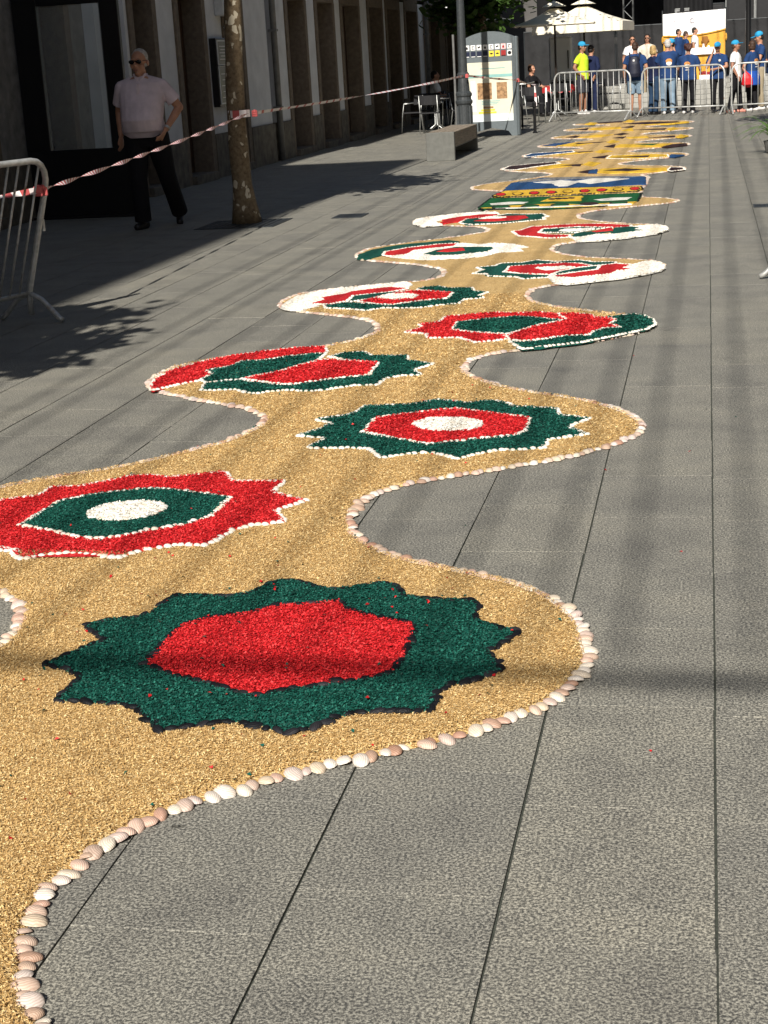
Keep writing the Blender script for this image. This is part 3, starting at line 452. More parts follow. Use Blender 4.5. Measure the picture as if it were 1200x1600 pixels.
# menu board on the wall
t = thing('menu_board', 'black glazed menu board with two white framed sheets on white wall', 'sign', (FX+.01, 24.93, 1.06))
MB().box(-.01, .10, -.36, .36, 0, 1.02, bev=.01).build('case', m_black, t)
m_sheet = M('dark_menu_sheet', (.06, .065, .06), .35, .2, 30)
m_edge = M('pale_aluminium_edge', (.55, .56, .55), .4, .1, 20)
for z0, z1 in ((.06, .60), (.63, .97)):
    s_ = MB().box(.10, .104, -.30, .30, z0, z1).build('sheet', m_sheet, t)
    MB().box(.10, .112, -.325, -.30, z0-.02, z1+.02).box(.10, .112, .30, .325, z0-.02, z1+.02).box(.10, .112, -.30, .30, z1, z1+.02).box(.10, .112, -.30, .30, z0-.02, z0).build('sheet_frame', m_edge, t)
    for k in range(5):
        zz = z0+.07+k*(z1-z0-.1)/5
        MB().box(.104, .106, -.2+.05*(k % 2), .16-.04*(k % 3), zz, zz+.012).build('text_line', m_edge, s_)
# meter box and conduit above it
t = thing('meter_box', 'pale grey meter box with conduit bend high on white wall', 'meter box', (FX, 25.28, 2.36))
MB().box(0, .14, -.28, .22, .05, .6, bev=.015).build('box', m_edge, t)
MB().tube([(.07, .15, .05), (.07, .15, -.05), (.07, .1, -.11), (.07, .0, -.12)], .02).build('conduit', m_edge, t, smooth=True)

# tall block behind the camera on the left: its shade lies over the left side of the street
m_tall = M('ochre_render', (.42, .36, .27), .9, .12, 2, .1)
t = thing('apartment_block', 'tall rendered apartment block whose shade covers the left pavement', 'building', (-10.42, -4, 0))
MB().box(-4.5, 4.54, -8, 8, 0, 17.0, bev=0).build('wall', m_tall, t)
MB().box(-4.6, 4.62, -8.1, 8.08, 17.0, 17.25, bev=.02).build('roof', m_stone, t)
for fz in range(5):
    for k in range(5):
        y = -6.6+k*3.1
        w = MB().box(4.54, 4.60, y-.6, y+.6, 1.0+fz*3.2, 2.9+fz*3.2, bev=.01).build('window', m_frame_w, t)
        MB().box(4.60, 4.61, y-.5, y+.5, 1.1+fz*3.2, 2.8+fz*3.2).build('pane', m_glassd, w)
# houses on the right side of the street, out of the picture to the right
for k, (y0, y1, h, c) in enumerate(((-14, 6, 15, (.45, .43, .38)), (6, 20, 14, (.4, .38, .35)), (20, 33, 15, (.32, .28, .22)), (33, 40, 12, (.4, .39, .37)))):
    mm = M('house_render', c, .9, .1, 2, .1)
    t = thing('street_house', ('cream', 'white', 'sandstone', 'pale grey')[k]+' house lining the right side of the pedestrian street', 'building', (7.2, (y0+y1)/2, 0))
    L_ = (y1-y0)/2
    MB().box(0, 6, -L_+.01, L_-.01, 0, h, bev=0).build('wall', mm, t); MB().box(-.25, 6.1, -L_, L_, h, h+.3, bev=.02).build('roof', m_roof, t)
    for fz in range(4):
        for j in range(int(L_*2/3)):
            y = -L_+1.5+j*3
            w = MB().box(-.06, 0, y-.55, y+.55, .6+fz*2.9, 2.5+fz*2.9, bev=.01).build('window', m_stone, t)
            MB().box(-.07, -.06, y-.45, y+.45, .7+fz*2.9, 2.4+fz*2.9).build('pane', m_glassd, w)
# =============== the flower carpet ===============
def speckled(name, stops, rough=.8, scale=170, spec=.25, bs=.6):
    """flat far field: same tones as the loose pieces, broken at the size of a piece"""
    m, t, b = nodes(name)
    p = wpos(t)
    v = N(t, 'ShaderNodeTexVoronoi', Scale=scale); t.links.new(p, v.inputs['Vector'])
    g_ = t.nodes.new('ShaderNodeSeparateColor'); t.links.new(v.outputs['Color'], g_.inputs[0])
    c = ramp(t, g_.outputs[0], stops)
    c = mix(t, .7, c, ramp(t, noise(t, 5, 4, p), [(.3, (.82, .82, .82)), (.7, (1.12, 1.12, 1.12))]), 'MULTIPLY')
    t.links.new(c, b.inputs['Base Color']); b.inputs['Roughness'].default_value = rough; b.inputs['Specular IOR Level'].default_value = spec
    bump(t, b, v.outputs['Distance'], bs, .006)
    return m
def pieces(name, stops, rough=.7, spec=.3):
    m, t, b = nodes(name)
    r = t.nodes.new('ShaderNodeNewGeometry').outputs['Random Per Island']
    t.links.new(ramp(t, r, stops), b.inputs['Base Color']); b.inputs['Roughness'].default_value = rough; b.inputs['Specular IOR Level'].default_value = spec
    return m
TONES = {
 'husk':  [(0, (.24, .135, .045)), (.3, (.47, .295, .11)), (.7, (.64, .435, .18)), (1, (.80, .62, .33))],
 'green': [(0, (.0015, .030, .022)), (.4, (.002, .062, .045)), (.8, (.004, .088, .064)), (1, (.02, .15, .11))],
 'greenb': [(0, (.002, .05, .012)), (1, (.01, .13, .04))],
 'red':   [(0, (.28, .004, .006)), (.4, (.50, .010, .014)), (.8, (.66, .02, .025)), (1, (.80, .07, .07))],
 'white': [(0, (.50, .47, .40)), (.4, (.72, .70, .64)), (1, (.86, .85, .80))],
 'blue':  [(0, (.008, .035, .11)), (1, (.02, .085, .22))],
 'yellow': [(0, (.50, .27, .015)), (.5, (.66, .40, .03)), (1, (.80, .56, .08))],
 'dark':  [(0, (.012, .006, .008)), (.7, (.035, .016, .018)), (1, (.07, .03, .03))],
 'grey':  [(0, (.02, .02, .022)), (.5, (.12, .12, .12)), (1, (.5, .5, .48))],
}
m_field = {k: speckled(k+'_field', v, scale=(230 if k == 'husk' else 150)) for k, v in TONES.items()}
m_piece = {k: pieces(k+'_pieces', TONES[k]) for k in ('husk', 'green', 'red', 'white')}
carpet = thing('flower_carpet', 'long winding festival carpet of straw coloured husks edged with shells', 'carpet', (-1.65, 1.3, 0))
CO = np.array((-1.65, 1.3, 0.0))
def cpart(name, me, mat, parent=carpet):
    return link(name, me, mat, parent)
# --- bed of husks ---
ys = np.arange(1.3, 36.9, .04); ncol = 40
u = np.linspace(0, 1, ncol); u = .5-.5*np.cos(u*math.pi)
def smooth_edge(tab, n=3):
    x = edge_x(tab, ys)
    for _ in range(n): x[1:-1] = (x[:-2]+2*x[1:-1]+x[2:])/4
    return x
xr = smooth_edge(Rt); xl = smooth_edge(Lt)
X = xl[:, None]+(xr-xl)[:, None]*u[None, :]; Yg = np.repeat(ys[:, None], ncol, 1)
slope_r = np.sqrt(1+np.gradient(xr, ys)**2); slope_l = np.sqrt(1+np.gradient(xl, ys)**2)
d = np.minimum((X-xl[:, None])/slope_l[:, None], (xr[:, None]-X)/slope_r[:, None])
Zb = .016*(1-np.exp(-d/.02))+.0012*np.sin(Yg*9+X*7)*np.sin(X*11-Yg*5)*(d > .05)+.001
V = np.stack([X-CO[0], Yg-CO[1], Zb], -1).reshape(-1, 3)
idx = np.arange(len(ys)*ncol).reshape(len(ys), ncol)
F = np.stack([idx[:-1, :-1], idx[:-1, 1:], idx[1:, 1:], idx[1:, :-1]], -1).reshape(-1, 4)
cpart('husk_bed', np_mesh('husk_bed', V, F, True), m_field['husk'])

def inpoly(px, py, poly):
    r = np.zeros(px.shape, bool); n = len(poly); j = n-1
    for i in range(n):
        xi, yi = poly[i]; xj, yj = poly[j]
        if yi != yj: r ^= ((yi > py) != (yj > py)) & (px < (xj-xi)*(py-yi)/(yj-yi)+xi)
        j = i
    return r
def vis_mask(x, y):
    D = np.stack([x, y, np.full_like(x, -H)], -1)
    w = D @ np.array(CF); a = 600+2517.24*(D @ np.array(CR))/w; b = 800-2517.24*(D @ np.array(CU))/w
    return (w > .3) & (a > -50) & (a < 1250) & (b > 0) & (b < 1660)
def scatter(name, x, y, z, ln, wd_, mat, parent, tilt=.45, zj=.003):
    """each piece is a small folded quad lying loosely, real size and tilt"""
    n = len(x); a = RNG.uniform(0, 2*math.pi, n); el = RNG.normal(0, tilt, n); ro = RNG.normal(0, tilt*1.3, n)
    L_ = ln*RNG.uniform(.7, 1.25, n); W_ = wd_*RNG.uniform(.7, 1.3, n)
    ax = np.stack([np.cos(a)*np.cos(el), np.sin(a)*np.cos(el), np.sin(el)], -1)
    sx = np.stack([-np.sin(a)*np.cos(ro), np.cos(a)*np.cos(ro), np.sin(ro)], -1)
    c = np.stack([x-CO[0], y-CO[1], z+RNG.uniform(0, zj, n)], -1)
    up_ = np.cross(ax, sx); up_ *= np.sign(up_[:, 2:3])
    p0 = c-ax*L_[:, None]/2; p1 = c+ax*L_[:, None]/2
    s0 = c+sx*W_[:, None]/2+up_*W_[:, None]*.25; s1 = c-sx*W_[:, None]/2+up_*W_[:, None]*.25
    V = np.stack([p0, s0, p1, s1], 1).reshape(-1, 3); b = np.arange(n)*4
    F = np.concatenate([np.stack([b, b+2, b+1], -1), np.stack([b, b+3, b+2], -1)])
    o = link(name, np_mesh(name, V, F), mat, parent); tag(o, kind='stuff'); return o
def rand_pts(n_per_m2, x0, x1, y0, y1):
    n = int((x1-x0)*(y1-y0)*n_per_m2); return RNG.uniform(x0, x1, n), RNG.uniform(y0, y1, n)
bases = [np.array(p) for m_, c, l, b, p in FIELDS if l == 0]
hx_, hy_, hs = [], [], []
for y0, y1, dens, sc in ((1.9, 3.2, 52000, 1.0), (3.2, 4.2, 46000, 1.0), (4.2, 5.2, 36000, 1.05), (5.2, 6.4, 24000, 1.2), (6.4, 8, 14000, 1.45), (8, 11, 6000, 1.9)):
    x, y = rand_pts(dens, -3.0, -.28, y0, y1)
    k = on_carpet(x, y, -.012) & vis_mask(x, y); x, y = x[k], y[k]
    for P_ in bases:
        if P_[:, 1].min() < y1 and P_[:, 1].max() > y0: k = ~inpoly(x, y, P_); x, y = x[k], y[k]
    hx_.append(x); hy_.append(y); hs.append(np.full(len(x), sc))
x = np.concatenate(hx_); y = np.concatenate(hy_); s = np.concatenate(hs)
scatter('husk_layer', x, y, np.full_like(x, .0185), .0085*s, .0027*s, m_piece['husk'], carpet)

# --- coloured fields ---
from mathutils.geometry import tessellate_polygon
def refine(poly, step, jit):
    out = []; n = len(poly)
    for i in range(n):
        a = np.array(poly[i]); b = np.array(poly[(i+1) % n]); k = max(1, int(np.hypot(*(b-a))/step))
        for j in range(k): out.append(a+(b-a)*j/k+(RNG.normal(0, jit, 2) if j else 0))
    return out
def field_mesh(name, poly, ztop, step):
    q = refine(poly, step, step*.12)
    zt = [ztop]*len(q)
    top = [(p[0]-CO[0], p[1]-CO[1], z) for p, z in zip(q, zt)]
    # thin sloping skirt round the field
    c = np.mean(q, axis=0)
    A = np.array(q); nx = np.roll(A, -1, 0)-np.roll(A, 1, 0); nr = np.stack([nx[:, 1], -nx[:, 0]], -1); nr /= np.linalg.norm(nr, axis=1)[:, None]+1e-9
    area = np.sum(A[:, 0]*np.roll(A[:, 1], -1)-np.roll(A[:, 0], -1)*A[:, 1]); nr *= np.sign(area)
    bot = [(p[0]+v[0]*.005-CO[0], p[1]+v[1]*.005-CO[1], .010) for p, v in zip(q, nr)]
    n = len(q); tris = tessellate_polygon([[Vector(t_) for t_ in top]])
    mb = MB(); mb.add(top+bot, [tuple(t_) for t_ in tris]+[(i, n+i, n+(i+1) % n, (i+1) % n) for i in range(n)])
    me = mb.mesh(name); bm = bmesh.new(); bm.from_mesh(me); bmesh.ops.recalc_face_normals(bm, faces=bm.faces)
    up_ = sum(f.normal.z*f.calc_area() for f in bm.faces)
    if up_ < 0: bmesh.ops.reverse_faces(bm, faces=bm.faces)
    bm.to_mesh(me); bm.free(); return me
ZL = (.0225, .0255, .0285)
NAMES = {1: 'star_medallion', 2: 'star_medallion', 3: 'star_medallion', 11: 'picture_panel'}
FNAME = {0: 'outer_field', 1: 'inner_field', 2: 'centre_oval'}
roots = {}; borders = []
for i, (mnum, col, lay, bor, poly) in enumerate(FIELDS):
    cy = np.mean([p[1] for p in poly]); step = .022 if cy < 8 else .06
    nm = NAMES.get(mnum, 'swirl_medallion') if mnum not in roots else FNAME[lay]
    o = link(nm, field_mesh(nm, poly, ZL[lay]+.0004*(i % 5), step), m_field[col], roots.get(mnum, carpet))
    if mnum not in roots: roots[mnum] = o
    if bor: borders.append((mnum, bor, poly, ZL[lay], col))
    if cy < 11 and col in m_piece:
        P_ = np.array(poly); x0, y0 = P_.min(0); x1, y1 = P_.max(0)
        dens, sc = ((34000, 1.0) if cy < 5 else (26000, 1.08) if cy < 6.3 else (17000, 1.3) if cy < 8 else (9000, 1.7))
        x, y = rand_pts(dens, x0, x1, y0, y1); k = inpoly(x, y, poly) & vis_mask(x, y); x, y = x[k], y[k]
        for m2, c2, l2, b2, p2 in FIELDS:
            if m2 == mnum and l2 > lay: k = ~inpoly(x, y, p2); x, y = x[k], y[k]
        if len(x): scatter('chip_layer', x, y, np.full_like(x, ZL[lay]+.0012), .0088*sc, .0058*sc, m_piece[col], roots[mnum], .42, .004)
# stray chips on the husks and on the paving beside the carpet
for col, n in (('red', 130), ('green', 150)):
    x = np.concatenate([RNG.uniform(-2.6, -.35, n), RNG.normal(-1.2, .5, n//2), RNG.uniform(-1.2, .2, 6)]); y = np.concatenate([RNG.uniform(2.2, 8, n), RNG.normal(4.1, .55, n//2), RNG.uniform(3, 9, 6)])
    on = on_carpet(x, y); k = on | (np.arange(len(x)) >= n+n//2)
    k &= y > 1.5
    z = np.where(on, .026, .004)
    inm = np.zeros(len(x), bool)
    for P_ in bases[:3]: inm |= inpoly(x, y, P_)
    z = np.where(inm, .033, z-.004)
    scatter('loose_chips', x[k], y[k], z[k], .013, .010, m_piece[col], carpet, .3, .002)

# --- shells ---
def shell_mesh(name, rx, ry, h, nseg, nring, rib=0.0):
    V = []; F = []
    for r in range(nring):
        t_ = r/nring*math.pi/2
        for k in range(nseg):
            a = 2*math.pi*k/nseg; q = math.cos(t_)*(1+rib*(k % 2))
            off = .35*math.sin(t_)*ry
            V.append((rx*q*math.cos(a), ry*q*math.sin(a)-off*.6, h*math.sin(t_)))
    V.append((0, -.35*ry*.6, h)); top = len(V)-1
    for r in range(nring-1):
        for k in range(nseg):
            j = (k+1) % nseg; F.append((r*nseg+k, r*nseg+j, (r+1)*nseg+j, (r+1)*nseg+k))
    for k in range(nseg): F.append(((nring-1)*nseg+k, (nring-1)*nseg+(k+1) % nseg, top))
    return V, F
def shell_mat(name, stops, joined):
    m, t, b = nodes(name)
    if joined: r = t.nodes.new('ShaderNodeNewGeometry').outputs['Random Per Island']; vec = wpos(t)
    else: r = t.nodes.new('ShaderNodeObjectInfo').outputs['Random']; vec = t.nodes.new('ShaderNodeTexCoord').outputs['Object']
    c = ramp(t, r, stops)
    if not joined:
        mp = N(t, 'ShaderNodeMapping'); mp.inputs['Location'].default_value = (0, .022, 0); t.links.new(vec, mp.inputs[0])
        wv = N(t, 'ShaderNodeTexWave', Scale=75.0, Distortion=3.0); wv.wave_type = 'RINGS'; wv.rings_direction = 'Z'; t.links.new(mp.outputs[0], wv.inputs['Vector'])
        c = mix(t, .55, c, ramp(t, wv.outputs['Fac'], [(.1, (.72, .62, .56)), (.6, (1.08, 1.06, 1.03))]), 'MULTIPLY')
        bump(t, b, wv.outputs['Fac'], .25, .003)
    c = mix(t, .6, c, ramp(t, noise(t, 60, 3, vec), [(.35, (.78, .74, .70)), (.65, (1.08, 1.07, 1.05))]), 'MULTIPLY')
    t.links.new(c, b.inputs['Base Color']); b.inputs['Roughness'].default_value = .5 if 'mussel' not in name else .6; b.inputs['Specular IOR Level'].default_value = .35 if 'mussel' not in name else .2
    return m
SH = [(0, (.70, .66, .58)), (.25, (.58, .49, .38)), (.45, (.60, .44, .37)), (.58, (.36, .20, .14)), (.66, (.48, .36, .28)), (.8, (.56, .47, .44)), (1, (.72, .69, .63))]
SW = [(0, (.74, .72, .66)), (.6, (.82, .80, .74)), (1, (.72, .64, .52))]
SM = [(0, (.004, .0045, .006)), (.8, (.010, .011, .015)), (1, (.03, .03, .036))]
MS = {k: (shell_mat(k, s_, False), shell_mat(k+'_joined', s_, True)) for k, s_ in (('clam_shell', SH), ('white_shell', SW), ('mussel_shell', SM))}
def resample(poly, step, closed):
    P_ = np.array(poly, float)
    if closed: P_ = np.vstack([P_, P_[:1]])
    dl = np.hypot(*np.diff(P_, axis=0).T); cs = np.concatenate([[0], np.cumsum(dl)])
    n = max(2, int(cs[-1]/step)); q = np.linspace(0, cs[-1], n, endpoint=not closed)
    X_ = np.interp(q, cs, P_[:, 0]); Y_ = np.interp(q, cs, P_[:, 1])
    tx = np.interp(q+.01, cs, P_[:, 0])-np.interp(q-.01, cs, P_[:, 0]); ty = np.interp(q+.01, cs, P_[:, 1])-np.interp(q-.01, cs, P_[:, 1])
    return X_, Y_, np.arctan2(ty, tx)
spots = []   # (kind, x, y, z, angle, size, parent)
er = np.stack([xr, ys], -1); el_ = np.stack([xl, ys], -1)
for tab, sgn in ((er, 1), (el_, -1)):
    X_, Y_, A_ = resample(tab, .0335, False)
    for x, y, a in zip(X_, Y_, A_): spots.append(('clam_shell', x+RNG.normal(0, .006)+sgn*.004, y+RNG.normal(0, .004), .004, a+math.pi/2+RNG.normal(0, .5), RNG.uniform(.74, 1.24), carpet))
for mnum, bor, poly, z, col in borders:
    k = 'mussel_shell' if bor == 'mussel' else 'white_shell'
    X_, Y_, A_ = resample(poly, .036 if k == 'mussel_shell' else .027, True)
    for x, y, a in zip(X_, Y_, A_): spots.append((k, x+RNG.normal(0, .003), y+RNG.normal(0, .003), z-.004, a+(RNG.normal(0, .4) if bor == 'mussel' else math.pi/2+RNG.normal(0, .5)), RNG.uniform(.8, 1.15), roots[mnum]))
for mnum, col, lay, bor, poly in FIELDS:
    if col == 'white' and mnum in (2, 3, 6, 7, 8, 9, 10):      # white fields are packed with small shells
        P_ = np.array(poly); x0, y0 = P_.min(0); x1, y1 = P_.max(0); gs = .0225
        gx, gy = np.meshgrid(np.arange(x0, x1, gs), np.arange(y0, y1, gs)); gx = gx.ravel()+RNG.normal(0, .006, gx.size); gy = gy.ravel()+RNG.normal(0, .006, gy.size)
        k = inpoly(gx, gy, poly)
        for m2, c2, l2, b2, p2 in FIELDS:
            if m2 == mnum and l2 > lay: k &= ~inpoly(gx, gy, p2)
        for x, y in zip(gx[k], gy[k]): spots.append(('white_shell', x, y, ZL[lay]-.002, RNG.uniform(0, 6.28), RNG.uniform(.75, 1.15), roots[mnum]))
DIM = {'clam_shell': (.0235, .0175, .0125), 'white_shell': (.0155, .0135, .0095), 'mussel_shell': (.024, .0125, .010)}
hi = {k: shell_mesh(k, *dm, 16, 5, .035 if k == 'clam_shell' else 0) for k, dm in DIM.items()}
lo = {k: shell_mesh(k, *dm, 8, 2) for k, dm in DIM.items()}
hime = {}
for k, (V_, F_) in hi.items():
    me = bpy.data.meshes.new('shell'); me.from_pydata(V_, [], F_); me.polygons.foreach_set('use_smooth', [True]*len(F_)); me.materials.append(MS[k][0]); hime[k] = me
def key(sp):
    px, py, w = to_px(sp[1], sp[2], 0)
    return w*(1.0 if sp[0] == 'clam_shell' else 1.25) if (-20 < px < 1220 and py < 1615 and w > .3) else 900+w
spots.sort(key=key)
acc = {k: ([], []) for k in DIM}
for i, (k, x, y, z, a, s_, par) in enumerate(spots):
    if i < 300:
        o = link('shell' if k != 'mussel_shell' else 'mussel_shell', hime[k], None, par, (x-CO[0], y-CO[1], z))
        o.rotation_euler = (RNG.normal(0, .14), RNG.normal(0, .14), a+(math.pi if RNG.random() < .5 else 0)); o.scale = (s_*1.0, s_*RNG.uniform(.88, 1.12), s_*RNG.uniform(.85, 1.2))
    elif y < 38:
        V_, F_ = (hi if (y < 5.5) else lo)[k]; V_ = np.array(V_)*s_; c_, sn = math.cos(a), math.sin(a)
        Vr = np.stack([V_[:, 0]*c_-V_[:, 1]*sn+x-CO[0], V_[:, 0]*sn+V_[:, 1]*c_+y-CO[1], V_[:, 2]+z], -1)
        b = sum(len(q) for q in acc[k][0]); acc[k][0].append(Vr); acc[k][1].extend([tuple(j+b for j in f) for f in F_])
        # keep running count cheap
        acc[k][0][:] = [np.concatenate(acc[k][0])] if len(acc[k][0]) > 400 else acc[k][0]
for k, (Vs, Fs) in acc.items():
    if Fs:
        me = bpy.data.meshes.new(k+'s'); me.from_pydata(np.concatenate(Vs).tolist(), [], Fs); me.polygons.foreach_set('use_smooth', [True]*len(Fs))
        tag(link(k+'s', me, MS[k][1], carpet), kind='stuff')

# =============== cords strung over the street (their soft stripes lie on the paving) ===============
m_cord = M('pale_cord', (.5, .48, .42), .8, .1, 30)
cz = 7.5
t = thing('overhead_cord_canopy', 'pale cords strung lengthwise high above the street from a thick cross cable', 'cord canopy', (-1.6, 14, 0))
MB().tube([(-5.9+i*.62, -5.84-14-.012*i, cz+.02) for i in range(18)], .030, 8).build('cross_cable', m_black, t)
MB().tube([(-5.9, 46-14, cz+.1), (5, 46-14, cz+.1)], .03, 8).build('cross_cable', m_black, t)
for x in np.arange(-4.3, 3.2, .30):
    x0 = x+RNG.normal(0, .05); x1 = x0+.25+RNG.normal(0, .05)
    MB().tube([(x0+1.6, -5.8-14, cz), ((x0+x1)/2+1.6, 21-14, cz-.25), (x1+1.6, 46-14, cz+.1)], .0118, 6).build('cord', m_cord, t)
# =============== street trees ===============
def bark_mat():
    m, t, b = nodes('plane_tree_bark')
    tc = t.nodes.new('ShaderNodeTexCoord').outputs['Object']
    mp = N(t, 'ShaderNodeMapping'); mp.inputs['Scale'].default_value = (1, 1, .6); t.links.new(tc, mp.inputs[0])
    base = ramp(t, noise(t, 26, 4, tc, .7), [(.3, (.075, .05, .028)), (.5, (.16, .115, .065)), (.7, (.22, .17, .105))])
    nz = N(t, 'ShaderNodeTexNoise', Scale=9.0, Detail=2.0); t.links.new(tc, nz.inputs['Vector'])
    vm = t.nodes.new('ShaderNodeVectorMath'); vm.operation = 'MULTIPLY_ADD'; vm.inputs[1].default_value = (.12, .12, .12); t.links.new(nz.outputs['Color'], vm.inputs[0]); t.links.new(mp.outputs[0], vm.inputs[2])
    v = N(t, 'ShaderNodeTexVoronoi', Scale=12.0, Randomness=1.0); t.links.new(vm.outputs[0], v.inputs['Vector'])
    a = N(t, 'ShaderNodeMath', operation='ADD'); t.links.new(v.outputs['Distance'], a.inputs[0])
    s_ = N(t, 'ShaderNodeMath', operation='MULTIPLY'); s_.inputs[1].default_value = 1.15; t.links.new(noise(t, 3.2, 3, tc), s_.inputs[0]); t.links.new(s_.outputs[0], a.inputs[1])
    k = ramp(t, a.outputs[0], [(.80, (1, 1, 1)), (.83, (0, 0, 0))])
    t.links.new(mix(t, k, base, (.56, .50, .38)), b.inputs['Base Color']); b.inputs['Roughness'].default_value = .85
    bump(t, b, a.outputs[0], .5, .01); return m
m_bark = bark_mat()
def leaf_mat(name, c0, c1):
    m, t, b = nodes(name)
    r = t.nodes.new('ShaderNodeNewGeometry').outputs['Random Per Island']
    c = ramp(t, r, [(0, c0), (1, c1)]); t.links.new(c, b.inputs['Base Color']); b.inputs['Roughness'].default_value = .55
    tr = t.nodes.new('ShaderNodeBsdfTranslucent'); t.links.new(c, tr.inputs[0]); ms = N(t, 'ShaderNodeMixShader'); ms.inputs[0].default_value = .35
    t.links.new(b.outputs[0], ms.inputs[1]); t.links.new(tr.outputs[0], ms.inputs[2]); t.links.new(ms.outputs[0], t.nodes['Material Output'].inputs[0]); return m
m_leaf = leaf_mat('plane_leaf', (.03, .07, .012), (.09, .17, .035))
def street_tree(label, x, y, zc=(2.75, 4.7), rad=1.0, n=1700, r0=.15, seed=0, leaf=.085):
    rg = np.random.default_rng(seed)
    t = thing('plane_tree', label, 'tree', (x, y, 0), 0, 'plane trees along the street')
    tr = MB(); pts = []; rs = []
    for i in range(15):
        z = i/14*3.0; f = i/14
        pts.append((.03*math.sin(z*1.7+seed), .025*math.cos(z*1.3+seed), z-.02)); rs.append(r0*(1.25-.75*min(1, f*4) if f < .25 else .86-.28*f)*(1+.05*math.sin(z*7)))
    rs[0] = r0*1.45; rs[1] = r0*1.12
    for i in range(2, 15): rs[i] = r0*(.95-.25*i/14)*(1+.04*math.sin(i*2.1))
    tr.tube(pts, rs, 14)
    ends = []
    for k in range(7):
        a = k*2.4+seed; zz = 2.5+.06*k; L_ = rad*rg.uniform(.75, .95); up_ = rg.uniform(.6, 1.5)
        e = (L_*math.cos(a), L_*math.sin(a), zz+up_)
        tr.tube([(0, 0, zz), (L_*.4*math.cos(a), L_*.4*math.sin(a), zz+up_*.55), e], [r0*.38, r0*.26, r0*.1], 7); ends.append(e)
    tr.build('trunk', m_bark, t, smooth=True)
    # leaf clumps round the limbs
    cz = (zc[0]+zc[1])/2; hz_ = (zc[1]-zc[0])/2
    C = rg.normal(0, 1, (46, 3)); C /= np.linalg.norm(C, axis=1)[:, None]; C *= rg.uniform(.35, .9, 46)[:, None]**.6
    C = C*np.array([rad, rad, hz_])+np.array([0, 0, cz])
    ci = rg.integers(0, 46, n); P_ = C[ci]+rg.normal(0, 1, (n, 3))*np.array([.17*rad, .17*rad, .15*hz_])
    P_[:, 2] = np.maximum(P_[:, 2], zc[0]-.05)
    a = rg.uniform(0, 6.28, n); el = rg.normal(.2, .5, n); s_ = leaf*rg.uniform(.7, 1.3, n)
    ax = np.stack([np.cos(a)*np.cos(el), np.sin(a)*np.cos(el), -np.sin(el)], -1)
    sd_ = np.stack([-np.sin(a), np.cos(a), rg.normal(0, .4, n)], -1); sd_ /= np.linalg.norm(sd_, axis=1)[:, None]
    q = s_[:, None]
    V_ = np.stack([P_-ax*q, P_-ax*q*.2+sd_*q*.85, P_+ax*q*.35+sd_*q*.55, P_+ax*q*1.1, P_+ax*q*.35-sd_*q*.55, P_-ax*q*.2-sd_*q*.85], 1).reshape(-1, 3)
    b = np.arange(n)*6; F_ = np.stack([b+i for i in range(6)], -1)
    link('crown', np_mesh('crown', V_, F_), m_leaf, t)
    return t
street_tree('plane tree with pale flaking bark and striped tape tied round it', -4.89, 17.02, seed=3, r0=.118)
street_tree('plane tree beside the tall block throwing its leafy shadow by the barrier', -4.75, 5.0, (2.6, 4.3), .95, 2800, seed=5)
street_tree('leafy dark plane tree rising behind the information panel', -5.45, 41.2, (2.2, 5.4), 1.6, 5200, seed=8, leaf=.10)
street_tree('leafy tree at the right side shading the paving by the crowd', 1.72, 30.6, (2.7, 5.0), 1.35, 2200, seed=11)

# tree pit grille and drain grilles
def grille(label, x, y, w, l, n, rz=0):
    t = thing('iron_grille', label, 'grille', (x, y, .002), rz, 'iron grilles set in the paving')
    MB().box(-w/2, w/2, -l/2, -l/2+.03, 0, .006).box(-w/2, w/2, l/2-.03, l/2, 0, .006).box(-w/2, -w/2+.03, -l/2+.03, l/2-.03, 0, .006).box(w/2-.03, w/2, -l/2+.03, l/2-.03, 0, .006).build('frame', m_iron, t)
    m_pit = m_joint
    MB().box(-w/2+.03, w/2-.03, -l/2+.03, l/2-.03, 0, .0015).build('pit', m_black, t)
    for i in range(n):
        q = -w/2+.03+(w-.06)*(i+.5)/n
        MB().box(q-.25*(w/n), q+.25*(w/n), -l/2+.03, l/2-.03, .001, .0055).build('bar', m_iron, t)
    return t
grille('square iron grille round the foot of the trunk with the tape', -4.88, 16.85, .86, .86, 12)
grille('small iron drain grille in sunlit paving past the tree', -3.81, 17.3, .33, .42, 8)
grille('iron drain grille near the potted plant', .62, 16.65, .36, .30, 8)

